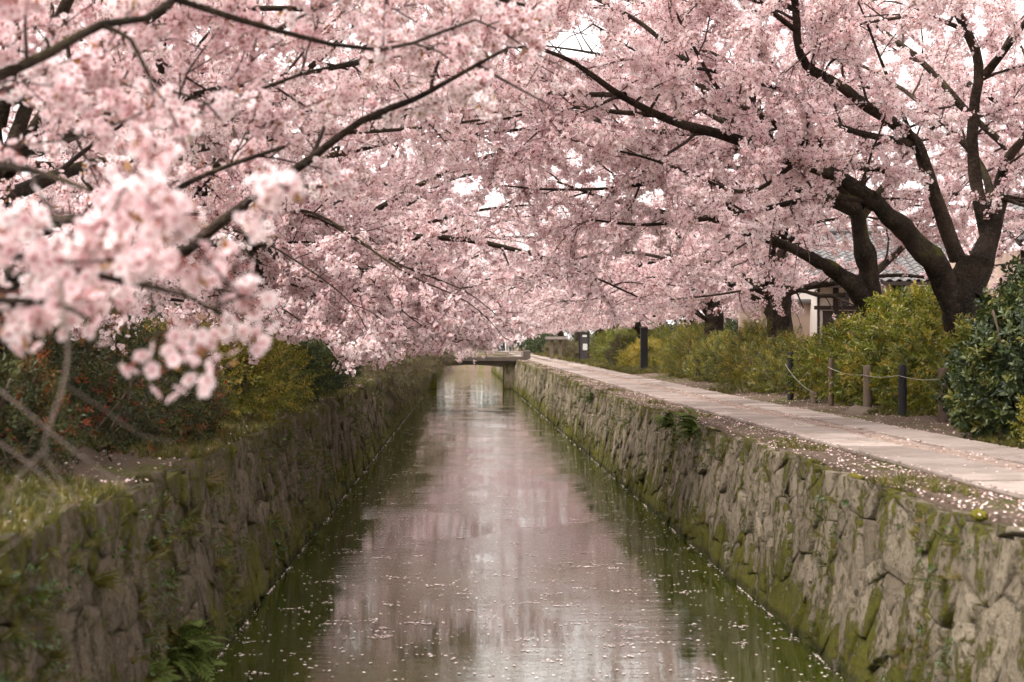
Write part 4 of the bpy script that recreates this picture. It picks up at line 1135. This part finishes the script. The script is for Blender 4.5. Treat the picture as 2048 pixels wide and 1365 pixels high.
# weeds trailing down the left wall, far
r = np.random.default_rng(77)
root = empty('trailing_weeds', (-2.0, 52, 1.6), 'brown trailing weeds spilling down the far left wall above the water', 'plant')
n = 1500
y = r.uniform(38, 72, n); tt = r.random(n) ** .7
P = np.stack([-2.05 + .25 * np.sin(y * 2.1) * (1 - tt) + .45 * np.sqrt(tt) * r.random(n), y, 1.75 - 1.35 * tt * (.5 + .5 * np.sin(y * .9) ** 2)], -1)
D = norm(np.stack([np.full(n, .5), r.normal(0, .4, n), -.6 - tt], -1))
g_, nv, mats = G['brown']; scatter('foliage', P, D, r.uniform(1.2, 2.2, n), r.normal(.6, .22, n), g_, nv, mats, root)

# ------------------------------------------------------------------ grass, weeds, moss, fallen petals
def strip_points(r, n, x0, x1, y0, y1, power=1.6):
    y = y0 + (y1 - y0) * r.random(n) ** power
    x = r.uniform(x0, x1, n)
    return np.stack([x, y, zground(x, y) - .01], -1)
def patches(P, f, thr, seed):
    v = np.sin(P[:, 0] * f + seed) + np.sin(P[:, 1] * f * .7 + seed * 2) + np.sin((P[:, 0] + P[:, 1]) * f * .45 + seed * 3)
    return v > thr
upv = lambda r, n, s=.3: norm(np.stack([r.normal(0, s, n), r.normal(0, s, n), np.ones(n)], -1))
r = np.random.default_rng(88)
P = strip_points(r, 9000, -3.2, -2.06, 6, 45); P = P[patches(P, 2.2, .25, 1.0)]
g_, nv, mats = G['grass']
o = scatter('bank_grass', P, upv(r, len(P)), r.uniform(.3, .7, len(P)), r.normal(.45, .25, len(P)), g_, nv, mats)
tag(o, 'short yellow-green grass along the top of the left wall', 'grass')
P = np.vstack([strip_points(r, 5000, 5.3, 6.6, 11, 55), strip_points(r, 2600, 5.4, 7.5, 45, 110, 1.0)])
keep = patches(P, 1.7, .35, 2.0) | (P[:, 1] > 45); P = P[keep]
o = scatter('verge_grass', P, upv(r, len(P)), r.uniform(.5, 1.1, len(P)) * np.interp(P[:, 1], [20, 60], [.9, 1.5]), r.normal(.45, .22, len(P)), g_, nv, mats)
tag(o, 'green grass around the fence posts beside the footpath', 'grass')
P = strip_points(r, 3600, 2.96, 3.45, 7, 70); P = P[patches(P, 2.6, .9, 4.0)]
o = scatter('edge_grass', P, upv(r, len(P), .5), r.uniform(.3, .7, len(P)), r.normal(.5, .2, len(P)), g_, nv, mats)
tag(o, 'tufts of grass and moss on the top edge of the right wall', 'grass')
def on_wall(side, y, t, out=0.02):
    xb, xt = (XRB, XRT) if side > 0 else (XLB, XLT)
    return np.stack([xb + (xt - xb) * t / 1.5 - side * out, y, t], -1)
for side, nn, lab, thr in ((-1, 3600, 'small weeds rooted in the joints of the left wall', .1), (1, 2400, 'small weeds rooted in the joints of the right wall', .9)):
    y = 6 + 54 * r.random(nn) ** 1.5; t_ = r.uniform(.03, 1.4, nn)
    v = np.sin(y * 2.3 + side) + np.sin(t_ * 5 + y * .8) + np.sin(y * .7 + t_ * 2)
    k = v > thr; y, t_ = y[k], t_[k]
    P = on_wall(side, y, t_)
    D = norm(np.stack([np.full(len(y), -side * .7), r.normal(0, .5, len(y)), r.normal(.25, .4, len(y))], -1))
    k = r.random(len(y)) < .42
    for nm, key, sel, sc_, ti in (('wall_weeds', 'weed', k, .75, (.55, .25)), ('wall_grass', 'grass', ~k, .62, (.5, .25))):
        g_, nv, mats = G[key]
        o = scatter(nm, P[sel], D[sel], r.uniform(.5, 1.3, sel.sum()) * sc_, r.normal(*ti, sel.sum()), g_, nv, mats)
        tag(o, lab if key == 'weed' else lab.replace('small weeds', 'thin grass'), 'weeds' if key == 'weed' else 'grass')
def petals(name, label, P, mat, size, r, tiltS=.25, mult=1):
    n = len(P)
    a = r.uniform(0, 6.28, n); s = size * r.uniform(.6, 1.4, n)
    u = np.stack([np.cos(a), np.sin(a), r.normal(0, tiltS, n)], -1) * s[:, None]
    v = np.stack([-np.sin(a), np.cos(a), r.normal(0, tiltS, n)], -1) * (s * r.uniform(.55, .9, n))[:, None]
    V = np.stack([P - u, P - .3 * u + v, P + .8 * u + .55 * v, P + .62 * u, P + .8 * u - .55 * v, P - .3 * u - v], 1).reshape(-1, 3)
    F = np.arange(n * 6).reshape(n, 6)
    me = mesh(name, V, F, mat); tone_attr(me, r.random(n))
    return tag(link(name, me), label, 'petals', kind='stuff')
# petals on the water: singly, in small rafts, and a pale line along both waterlines
n = 5000
y = 7.5 + 75 * r.random(n) ** 1.7; x = r.uniform(-1.88, 2.74, n)
P1 = np.stack([x, y, np.full(n, .004)], -1)
seedp = P1[r.integers(0, n, 420)]
P2 = (seedp[:, None, :] + r.normal(0, 1, (420, 9, 3)) * np.array([.055, .03, 0])).reshape(-1, 3)
Pw = np.vstack([P1, P2]); Pw[:, 2] = .004 + r.uniform(0, .003, len(Pw))
Pw = Pw[(Pw[:, 0] > -1.9) & (Pw[:, 0] < 2.76)]
petals('floating_petals', 'pale petals drifting on the canal water', Pw, MAT['wpetal'], .0135, r, .05)
ys_ = 7 + 60 * r.random(5200) ** 1.5
side = r.random(5200) < .5
ys_ = ys_ + .25 * np.sin(ys_ * 4.3) + .12 * np.sin(ys_ * 13)
off = np.abs(r.normal(0, .008, 5200)) * (1 + 3.0 * (np.sin(ys_ * 1.7) > .75))
gapm = (np.sin(ys_ * 2.3 + 9 * side) + np.sin(ys_ * 5.9 + 2 * side) + r.normal(0, .5, 5200)) > -.3
xl = np.where(side, XRB - .035 - off, XLB + .035 + off)
petals('waterline_petals', 'line of petals gathered where the walls meet the water', np.stack([xl, ys_, .006 + .012 * r.random(5200)], -1)[gapm], MAT['wpetal'], .008, r, .3)
Pg = np.vstack([strip_points(r, 2200, 3.42, 3.64, 7, 70), strip_points(r, 2200, 5.08, 5.32, 9, 80), strip_points(r, 900, 4.2, 4.6, 8, 50), strip_points(r, 4200, 2.98, 3.6, 7, 80), strip_points(r, 4500, 5.15, 6.3, 10, 90), strip_points(r, 1800, -2.9, -2.07, 6, 40), strip_points(r, 900, 3.6, 5.15, 8, 70)])
Pg[:, 2] += np.where((Pg[:, 0] > 3.58) & (Pg[:, 0] < 5.16), .055, .022)
petals('fallen_petals', 'fallen petals scattered over the path edges and banks', Pg, MAT['gpetal'], .011, r, .3)
# ferns and tufts that stand out on the walls, one by one
def frond_mesh(r, L, W, n=11):
    V, F = [], []
    for k in range(n):
        t_ = (k + .6) / n; x = L * t_; z = L * (.55 * t_ - .75 * t_ * t_)
        w = W * math.sin(math.pi * (t_ * .85 + .12))
        for s in (-1, 1):
            b0 = np.array([x, 0, z]); leaf_faces(V, F, b0, np.array([.35, s, -.15]), np.array([0, .05, 1.0]), w, L / n * 1.1, .1, .2)
    k = len(V)
    for t_ in np.linspace(0, 1, 7):
        x = L * t_; z = L * (.55 * t_ - .75 * t_ * t_); V += [np.array([x, -.003, z]), np.array([x, .003, z])]
    for j in range(6): F.append((k + 2 * j, k + 2 * j + 1, k + 2 * j + 3, k + 2 * j + 2))
    return mesh('frond', V, F, MAT['fernstem'])
fm = [frond_mesh(r, .30, .075) for _ in range(3)]
def fern(loc, side, n, s, label, spread=1.3):
    root = empty('wall_fern', loc, label, 'fern', 'ferns on the walls')
    for k in range(n):
        a = (math.pi if side > 0 else 0) + r.uniform(-spread, spread)
        link('frond', fm[k % 3], root, loc=(r.normal(0, .05) * s, r.normal(0, .09) * s, r.normal(0, .06) * s), rot=(r.normal(0, .3), r.uniform(-.9, .35), a), scale=(s * r.uniform(.7, 1.2),) * 3)
def wall_pt(px, py, side):
    """the point of a wall's face seen at a pixel"""
    lo, hi = 4.0, 60.0
    for _ in range(40):
        mid = (lo + hi) / 2; p = at(px, py, mid)
        xw = (XRB + (XRT - XRB) * p[2] / 1.42) if side > 0 else (XLB + (XLT - XLB) * p[2] / 1.55)
        if (p[0] - xw) * side < 0: lo = mid
        else: hi = mid
    return at(px, py, (lo + hi) / 2)
fern(wall_pt(1398, 862, 1) + np.array([-.06, 0, .03]), 1, 44, .85, 'green fern hanging from the top of the right wall, the fuller of two')
fern(wall_pt(1352, 852, 1) + np.array([-.05, 0, .03]), 1, 32, .75, 'green fern hanging from the top of the right wall, the smaller of two')
fern(wall_pt(1185, 800, 1), 1, 16, .7, 'green fern far along the top of the right wall')
fern(wall_pt(345, 1300, -1) + np.array([.06, 0, .0]), -1, 60, .8, 'big dark green fern at the left waterline in front')
fern(wall_pt(300, 1370, -1), -1, 26, .6, 'green fern low on the left wall at the bottom edge')
def long_tuft(px, py, side, s, label):
    p = wall_pt(px, py, side)
    g_, nv, mats = G['longgrass']
    nn = 5
    o = scatter('grass_tuft', p + r.normal(0, .03, (nn, 3)), norm(np.tile([-side * .8, .1, -.15], (nn, 1)) + r.normal(0, .3, (nn, 3))), np.full(nn, s), r.normal(.6, .2, nn), g_, nv, mats, kind=None)
    tag(o, label, 'grass tuft', 'grass tufts hanging on the walls')
for a in ((190, 1165, -1, .6, 'arching pale grass tuft low on the near left wall'), (412, 968, -1, .55, 'grass tuft near the top of the left wall'), (375, 1045, -1, .5, 'grass tuft halfway up the left wall'),
          (545, 1045, -1, .6, 'bright grass tuft by the left waterline'), (430, 1125, -1, .6, 'yellowish grass tuft above the waterline on the left wall')):
    long_tuft(*a)
# cushions of moss
def lump(name, p, s, mat, label, cat, sq=(1, 1, 1), seed=0):
    rr = np.random.default_rng(seed)
    import bmesh
    bm = bmesh.new(); bmesh.ops.create_icosphere(bm, subdivisions=3, radius=1)
    for v in bm.verts:
        c = np.array(v.co); k = 1 + .18 * math.sin(c[0] * 4 + seed) * math.sin(c[1] * 5 + 1) + .10 * math.sin(c[2] * 9 + c[0] * 6)
        v.co = Vector(c * k * s * np.array(sq))
    me = bpy.data.meshes.new(name); bm.to_mesh(me); bm.free(); me.materials.append(mat)
    me.polygons.foreach_set('use_smooth', np.ones(len(me.polygons), bool))
    return tag(link(name, me, None, loc=p), label, cat)
lump('moss_cushion', wall_pt(1948, 1024, 1) + np.array([.03, 0, -.02]), .045, MAT['moss'], 'bright yellow-green moss cushion on the right wall top', 'moss', (1, 1.4, .8), 1)
lump('moss_cushion', wall_pt(1700, 948, 1) + np.array([.05, 0, -.02]), .05, MAT['moss'], 'flat green moss cushion farther along the right wall top', 'moss', (1.0, 3.0, .45), 2)
lump('boulder', (5.75, 20.4, gz(5.75, 20.4) - .03), .28, MAT['rock'], 'low brown boulder between the path and the fence', 'boulder', (.8, 1.3, .45), 3)

# ------------------------------------------------------------------ fence posts and ropes
def post(x, y, h, rad, mat, label, taper=.92, lean=(0, 0), notch=True):
    z0 = gz(x, y) - .08
    root = empty('fence_post', (x, y, z0), label, 'post', 'fence posts beside the path')
    P = [np.array([x, y, z0]) + np.array([lean[0] * t_, lean[1] * t_, h * t_ + .0]) for t_ in np.linspace(0, 1, 8)]
    rr = np.random.default_rng(int(y * 10))
    rad_ = rad * (np.linspace(1, taper, 8)) * (1 + rr.normal(0, .02, 8))
    P += [P[-1] + np.array([0, 0, .012])]; rad_ = np.append(rad_, rad * taper * .86)
    MB().tube(P, rad_, 10).build('shaft', mat, root, True)
    return np.array([x + lean[0], y + lean[1], z0 + h])
tops = {}
for key, px, top, Y, rad, mat, lab in (('a', 1886, 738, 17.6, .062, 'wood', 'brown wooden fence post nearest the dark shrub'), ('b', 1805, 732, 19.2, .058, 'wood_dark', 'black charred fence post second from the right'),
                                      ('c', 1735, 733, 20.9, .068, 'wood_grey', 'grey weathered fence post third from the right'), ('d', 1662, 718, 22.8, .042, 'wood', 'thin brown fence post half hidden in the glossy shrub'),
                                      ('e', 1628, 785, 23.8, .07, 'wood_grey', 'short sawn-off stump in the fence line'), ('f', 1581, 706, 25.6, .06, 'wood_dark', 'dark fence post with a pale rope tied to it'),
                                      ('g', 1393, 720, 36.0, .06, 'wood_dark', 'dark fence post low in front of the yellow-green hedge')):
    p = at(px, top, Y); tops[key] = post(p[0], p[1], p[2] - gz(p[0], p[1]) + .08, rad, MAT[mat], lab)
def rope(a, b, sag, label, rad=.0055):
    P = [a + (b - a) * t_ - np.array([0, 0, sag * 4 * t_ * (1 - t_)]) for t_ in np.linspace(0, 1, 12)]
    root = MB().tube(P, rad, 6).build('rope', MAT['rope'], None, True)
    return tag(root, label, 'rope', 'ropes between the fence posts')
dz = np.array([-.06, 0, -.13])
rope(tops['a'] + dz, tops['b'] + dz, .03, 'pale rope from the brown post to the black post')
rope(tops['b'] + dz, tops['c'] + dz, .03, 'thin rope from the black post to the grey post', .005)
rope(tops['c'] + dz, tops['d'] + dz, .04, 'thin rope from the grey post into the shrub', .005)
rope(tops['f'] + dz * 1.6, tops['e'] + np.array([0, 0, .0]), .08, 'slack pale rope hanging from the dark tied post', .006)
rope(tops['a'] + dz, np.array([6.05, 15.2, 2.0]), .05, 'thin rope from the brown post into the dark shrub', .005)
p = at(1288, 655, 47.0)
z0 = gz(p[0], 47)
root = empty('bollard', (p[0], 47.0, z0), 'tall square dark post with pale top beside the path', 'post')
MB().box(p[0] - .115, p[0] + .115, 46.9, 47.1, z0 - .1, p[2] - .02, b=.01).build('shaft', MAT['wood_dark'], root)
MB().box(p[0] - .125, p[0] + .125, 46.89, 47.11, p[2] - .018, p[2] + .02, b=.008).build('cap', MAT['wood_grey'], root)
# notice board and plaque stand
p = at(1168, 664, 71.0); z0 = gz(p[0], 71)
root = empty('notice_board', (p[0], 71, z0), 'dark notice board with a white paper beside the far path', 'sign')
x = p[0]
for s in (-1, 1): MB().box(x + s * .23 - .035, x + s * .23 + .035, 70.97, 71.05, z0 - .1, p[2], b=.01).build('leg', MAT['wood_dark'], root)
MB().box(x - .19, x + .19, 70.98, 71.03, z0 + .05, p[2] - .03, b=.005).build('panel', MAT['board_dark'], root)
MB().box(x - .06, x + .16, 70.955, 70.975, p[2] - .92, p[2] - .60, b=.002).build('paper', MAT['paper'], root)
MB().box(x - .08, x + .14, 70.955, 70.975, p[2] - .26, p[2] - .16, b=.002).build('paper', MAT['paper'], root)
MB().box(x - .30, x + .30, 70.90, 71.1, p[2] + .001, p[2] + .04, b=.01).build('cap', MAT['wood_grey'], root)
p = at(1112, 680, 80.0); z0 = gz(p[0], 80); x = p[0]
root = empty('plaque_stand', (x, 80, z0), 'grey stone stand with a pale slanted plaque beside the far path', 'sign')
for s in (-1, 1): MB().box(x + s * .25 - .09, x + s * .25 + .09, 79.9, 80.1, z0 - .1, p[2], b=.02).build('leg', MAT['wood_grey'], root)
V, F = box_vf(-.6, .6, -.25, .25, 0, .07, b=.01)
link('plaque', mesh('plaque', V, F, MAT['concrete']), root, loc=(0, 0, p[2] - z0 + .04), rot=(R(18), 0, 0))

# ------------------------------------------------------------------ houses behind the right trees
tile_V, tile_F = [], []
for j, yv in enumerate((0, .30)):
    for k in range(7):
        a = k / 6; xv = -.14 + .28 * a; zv = .035 * math.sin(a * math.pi * 2) + (.028 if j == 0 else 0)
        tile_V.append((xv, yv, zv))
for k in range(7): tile_V.append((tile_V[k][0], 0, tile_V[k][2] - .03))
for k in range(6): tile_F += [(k, k + 1, k + 8, k + 7), (14 + k, 15 + k, k + 1, k)]
TILE = mesh('roof_tile', tile_V, tile_F, MAT['tile'], False)
def roof_slope(parent, x0, x1, ye, ze, yr, zr_, pitch_name='roof'):
    rf = empty('roof', ((x0 + x1) / 2, ye, ze)); rf.parent = parent; rf.location = Vector(((x0 + x1) / 2, ye, ze)) - world_of(parent)
    L = math.hypot(yr - ye, zr_ - ze); el = math.atan2(zr_ - ze, yr - ye)
    nrow = int(L / .235); ncol = int((x1 - x0) / .27)
    for i in range(nrow):
        for k in range(ncol):
            d = i * .235
            link('roof_tile', TILE, rf, loc=(x0 + .27 * (k + .5) - (x0 + x1) / 2, d * math.cos(el), d * math.sin(el) + .03), rot=(el, 0, 0))
    V = [(x0, ye, ze), (x1, ye, ze), (x1, yr, zr_), (x0, yr, zr_), (x0, ye, ze - .10), (x1, ye, ze - .10), (x1, yr, zr_ - .10), (x0, yr, zr_ - .10)]
    link('roof_deck', mesh('roof_deck', V, [(0, 1, 2, 3), (7, 6, 5, 4), (4, 5, 1, 0), (0, 3, 7, 4), (5, 6, 2, 1)], MAT['timber']), rf)
    return rf
HY = 40.0
hx = lambda px: at(px, 600, HY)[0]
hzv = lambda py: at(1700, py, HY)[2]
h = empty('house', (hx(1750), HY + 2, 1.6), 'white plastered house with dark timber frame and grey tiled roof', 'house')
x0, x1 = hx(1637), hx(2010)
ev = hzv(563)
MB().box(x0, x1, HY, HY + 5, 1.4, ev - .12).build('wall', MAT['plaster'], h)
def beam(px0, px1, py0, py1, name='timber_post', d=.04, mat='timber'):
    MB().box(hx(px0), hx(px1), HY - d, HY - .002, hzv(py1), hzv(py0), b=.004).build(name, MAT[mat], h)
for a_, b_ in ((1634, 1639), (1666, 1677), (1779, 1801), (1806, 1810), (1857, 1866), (1940, 1950)): beam(a_, b_, 570, 700)
beam(1628, 1860, 612, 620, 'timber_beam', .05)
beam(1678, 1698, 586, 611, 'window', .03, 'glass_dark')
beam(1802, 1940, 566, 570, 'timber_beam', .03)
beam(1645, 1760, 622, 700, 'dado', .02, 'timber')
roof_slope(h, hx(1606), hx(1960), HY - .85, ev - .05, HY + 2.5, ev + 1.55)
rs = roof_slope(h, hx(1606), hx(1690), HY - .9, ev - .12, HY + .3, ev + .32)
V = [(hx(1606), HY + 2.5, ev + 1.55), (hx(1960), HY + 2.5, ev + 1.55), (hx(1960), HY + 5.8, ev - .05), (hx(1606), HY + 5.8, ev - .05)]
link('roof_back', mesh('roof_back', V, [(0, 1, 2, 3)], MAT['tile']), h)
MB().tube([(hx(1600), HY + 2.5, ev + 1.62), (hx(1965), HY + 2.5, ev + 1.62)], .11, 8).build('ridge', MAT['tile'], h)
m = MB(); m.add([(x0, HY, ev - .13), (x0, HY + 2.5, ev + 1.45), (x0, HY + 5, ev - .13), (x0 + .1, HY, ev - .13), (x0 + .1, HY + 2.5, ev + 1.45), (x0 + .1, HY + 5, ev - .13)], [(0, 1, 2), (3, 5, 4)]); m.build('gable', MAT['plaster'], h)
# second house at the right edge
HY2 = 33.0
h2 = empty('house', (14.2, HY2 + 2, 1.6), 'tiled house at the right edge behind the big old tree', 'house')
xa = at(2012, 500, HY2)[0]; ze = at(2030, 490, HY2)[2]
MB().box(xa + .35, xa + 6, HY2, HY2 + 5, 1.4, ze - .12).build('wall', MAT['plaster_pink'], h2)
for k in range(4): MB().box(xa + .34 + 1.6 * k, xa + .46 + 1.6 * k, HY2 - .05, HY2 - .002, 1.4, ze - .13, b=.005).build('timber_post', MAT['timber'], h2)
MB().box(xa + .34, xa + 6, HY2 - .06, HY2 - .051, ze - .75, ze - .62).build('timber_beam', MAT['timber'], h2)
roof_slope(h2, xa, xa + 3.3, HY2 - .8, ze, HY2 + 2.5, ze + 1.5)
# earthen garden wall left of the house
xw0, xw1 = at(1480, 600, 41)[0], at(1632, 600, 41)[0]
gw = tag(empty('garden_wall', (xw0, 41, 1.5), 'low pinkish plaster garden wall left of the white house', 'wall'), kind='thing')
zt = at(1600, 606, 41)[2]
MB().box(xw0, xw1, 41, 41.25, 1.3, zt).build('panel', MAT['plaster_pink'], gw)
MB().box(xw0 - .05, xw1 + .02, 40.85, 41.4, zt + .002, zt + .10, b=.03).build('coping', MAT['tile'], gw)

# ------------------------------------------------------------------ walkers far down the path
def m_cloth(name, col): return m_flat(name, col, .85, .15, 8)
def person(x, y, label, top, legs, skin=(0.55, 0.36, 0.27), hair=(0.02, 0.016, 0.014), arm_up=False, stride=.12):
    z0 = float(zr(y)) + .03
    root = empty('person', (x, y, z0), label, 'person', 'walkers at the far end of the path')
    joints = {'pelvis': (0, 0, .92, .15, .11), 'waist': (0, 0, 1.08, .135, .10), 'chest': (0, 0, 1.30, .165, .115), 'neck': (0, 0, 1.45, .055, .055), 'head': (0, -.01, 1.56, .085, .095), 'crown': (0, 0, 1.66, .07, .08)}
    ed = [('pelvis', 'waist'), ('waist', 'chest'), ('chest', 'neck'), ('neck', 'head'), ('head', 'crown')]
    for s, nm in ((-1, 'l'), (1, 'r')):
        st = stride * s
        joints['hip' + nm] = (.09 * s, 0, .86, .085, .09); joints['knee' + nm] = (.095 * s, st * .6, .48, .058, .06); joints['ank' + nm] = (.095 * s, st, .09, .04, .042); joints['toe' + nm] = (.10 * s, st - .14, .04, .035, .03)
        joints['sh' + nm] = (.19 * s, 0, 1.38, .06, .06)
        if arm_up and s > 0:
            joints['el' + nm] = (.24 * s, -.06, 1.14, .042, .042); joints['wr' + nm] = (.14 * s, -.24, 1.26, .03, .03); joints['ha' + nm] = (.11 * s, -.28, 1.33, .035, .025)
        else:
            joints['el' + nm] = (.25 * s, .03, 1.12, .042, .042); joints['wr' + nm] = (.25 * s, -.05 * s, .90, .03, .03); joints['ha' + nm] = (.25 * s, -.06 * s, .82, .035, .02)
        ed += [('pelvis', 'hip' + nm), ('hip' + nm, 'knee' + nm), ('knee' + nm, 'ank' + nm), ('ank' + nm, 'toe' + nm), ('chest', 'sh' + nm), ('sh' + nm, 'el' + nm), ('el' + nm, 'wr' + nm), ('wr' + nm, 'ha' + nm)]
    names = list(joints)
    me = bpy.data.meshes.new('body')
    me.from_pydata([joints[k][:3] for k in names], [(names.index(a_), names.index(b_)) for a_, b_ in ed], [])
    o = link('body', me, root, loc=(0, 0, 0))
    md = o.modifiers.new('skin', 'SKIN')
    if not me.skin_vertices: 
        bpy.context.view_layer.objects.active = o
    for k, v in zip(names, me.skin_vertices[0].data):
        v.radius = joints[k][3:]; v.use_root = (k == 'pelvis')
    sub = o.modifiers.new('sub', 'SUBSURF'); sub.levels = sub.render_levels = 1
    t_ = NT('walker_clothes')
    z = t_.sepz(t_.co.outputs['Object'])
    c = t_.mix(t_.step(z, .93, .95), (*legs, 1), (*top, 1))
    c = t_.mix(t_.step(z, 1.43, 1.44), c, (*skin, 1))
    c = t_.mix(t_.step(z, 1.595, 1.605), c, (*hair, 1))
    c = t_.mix(t_.step(z, .10, .08), c, (.05, .045, .04, 1))
    t_.principled(c, .85)
    me.materials.append(t_.m)
    return root
pa = at(1014, 706, 116); person(pa[0], 116, 'walker in pale trousers at the far end of the path', (.42, .34, .36), (.55, .52, .50), arm_up=True)
pb = at(1024, 706, 117.5); person(pb[0], 117.5, 'walker in dark clothes at the far end of the path', (.03, .03, .04), (.03, .035, .04))
pc = at(1003, 704, 121); person(pc[0], 121, 'walker in an orange top near the far bridge end', (.55, .16, .06), (.06, .09, .16))
z0 = float(zr(116)) + .03
ur = empty('umbrella', (pa[0] + .11, 115.72, z0 + 1.3), 'pale open umbrella held up by the far walker', 'umbrella')
V, F = [], []
for i in range(6):
    th = i / 5 * 1.15
    for k in range(16):
        a = k / 16 * 2 * math.pi; V.append((.66 * math.sin(th) / math.sin(1.15) * math.cos(a), .66 * math.sin(th) / math.sin(1.15) * math.sin(a), .42 * math.cos(th) - .17))
for i in range(5):
    for k in range(16): F.append((i * 16 + k, i * 16 + (k + 1) % 16, (i + 1) * 16 + (k + 1) % 16, (i + 1) * 16 + k))
link('canopy', mesh('canopy', V, F, MAT['plaster'], True), ur, loc=(-.1, 0, .55))
V, F = tubes(np.array([[(0, 0, -.1), (-.1, 0, .8)]]), np.array([[.012, .012]]), 6)
link('shaft', mesh('shaft', V, F, MAT['timber']), ur, loc=(0, 0, 0))
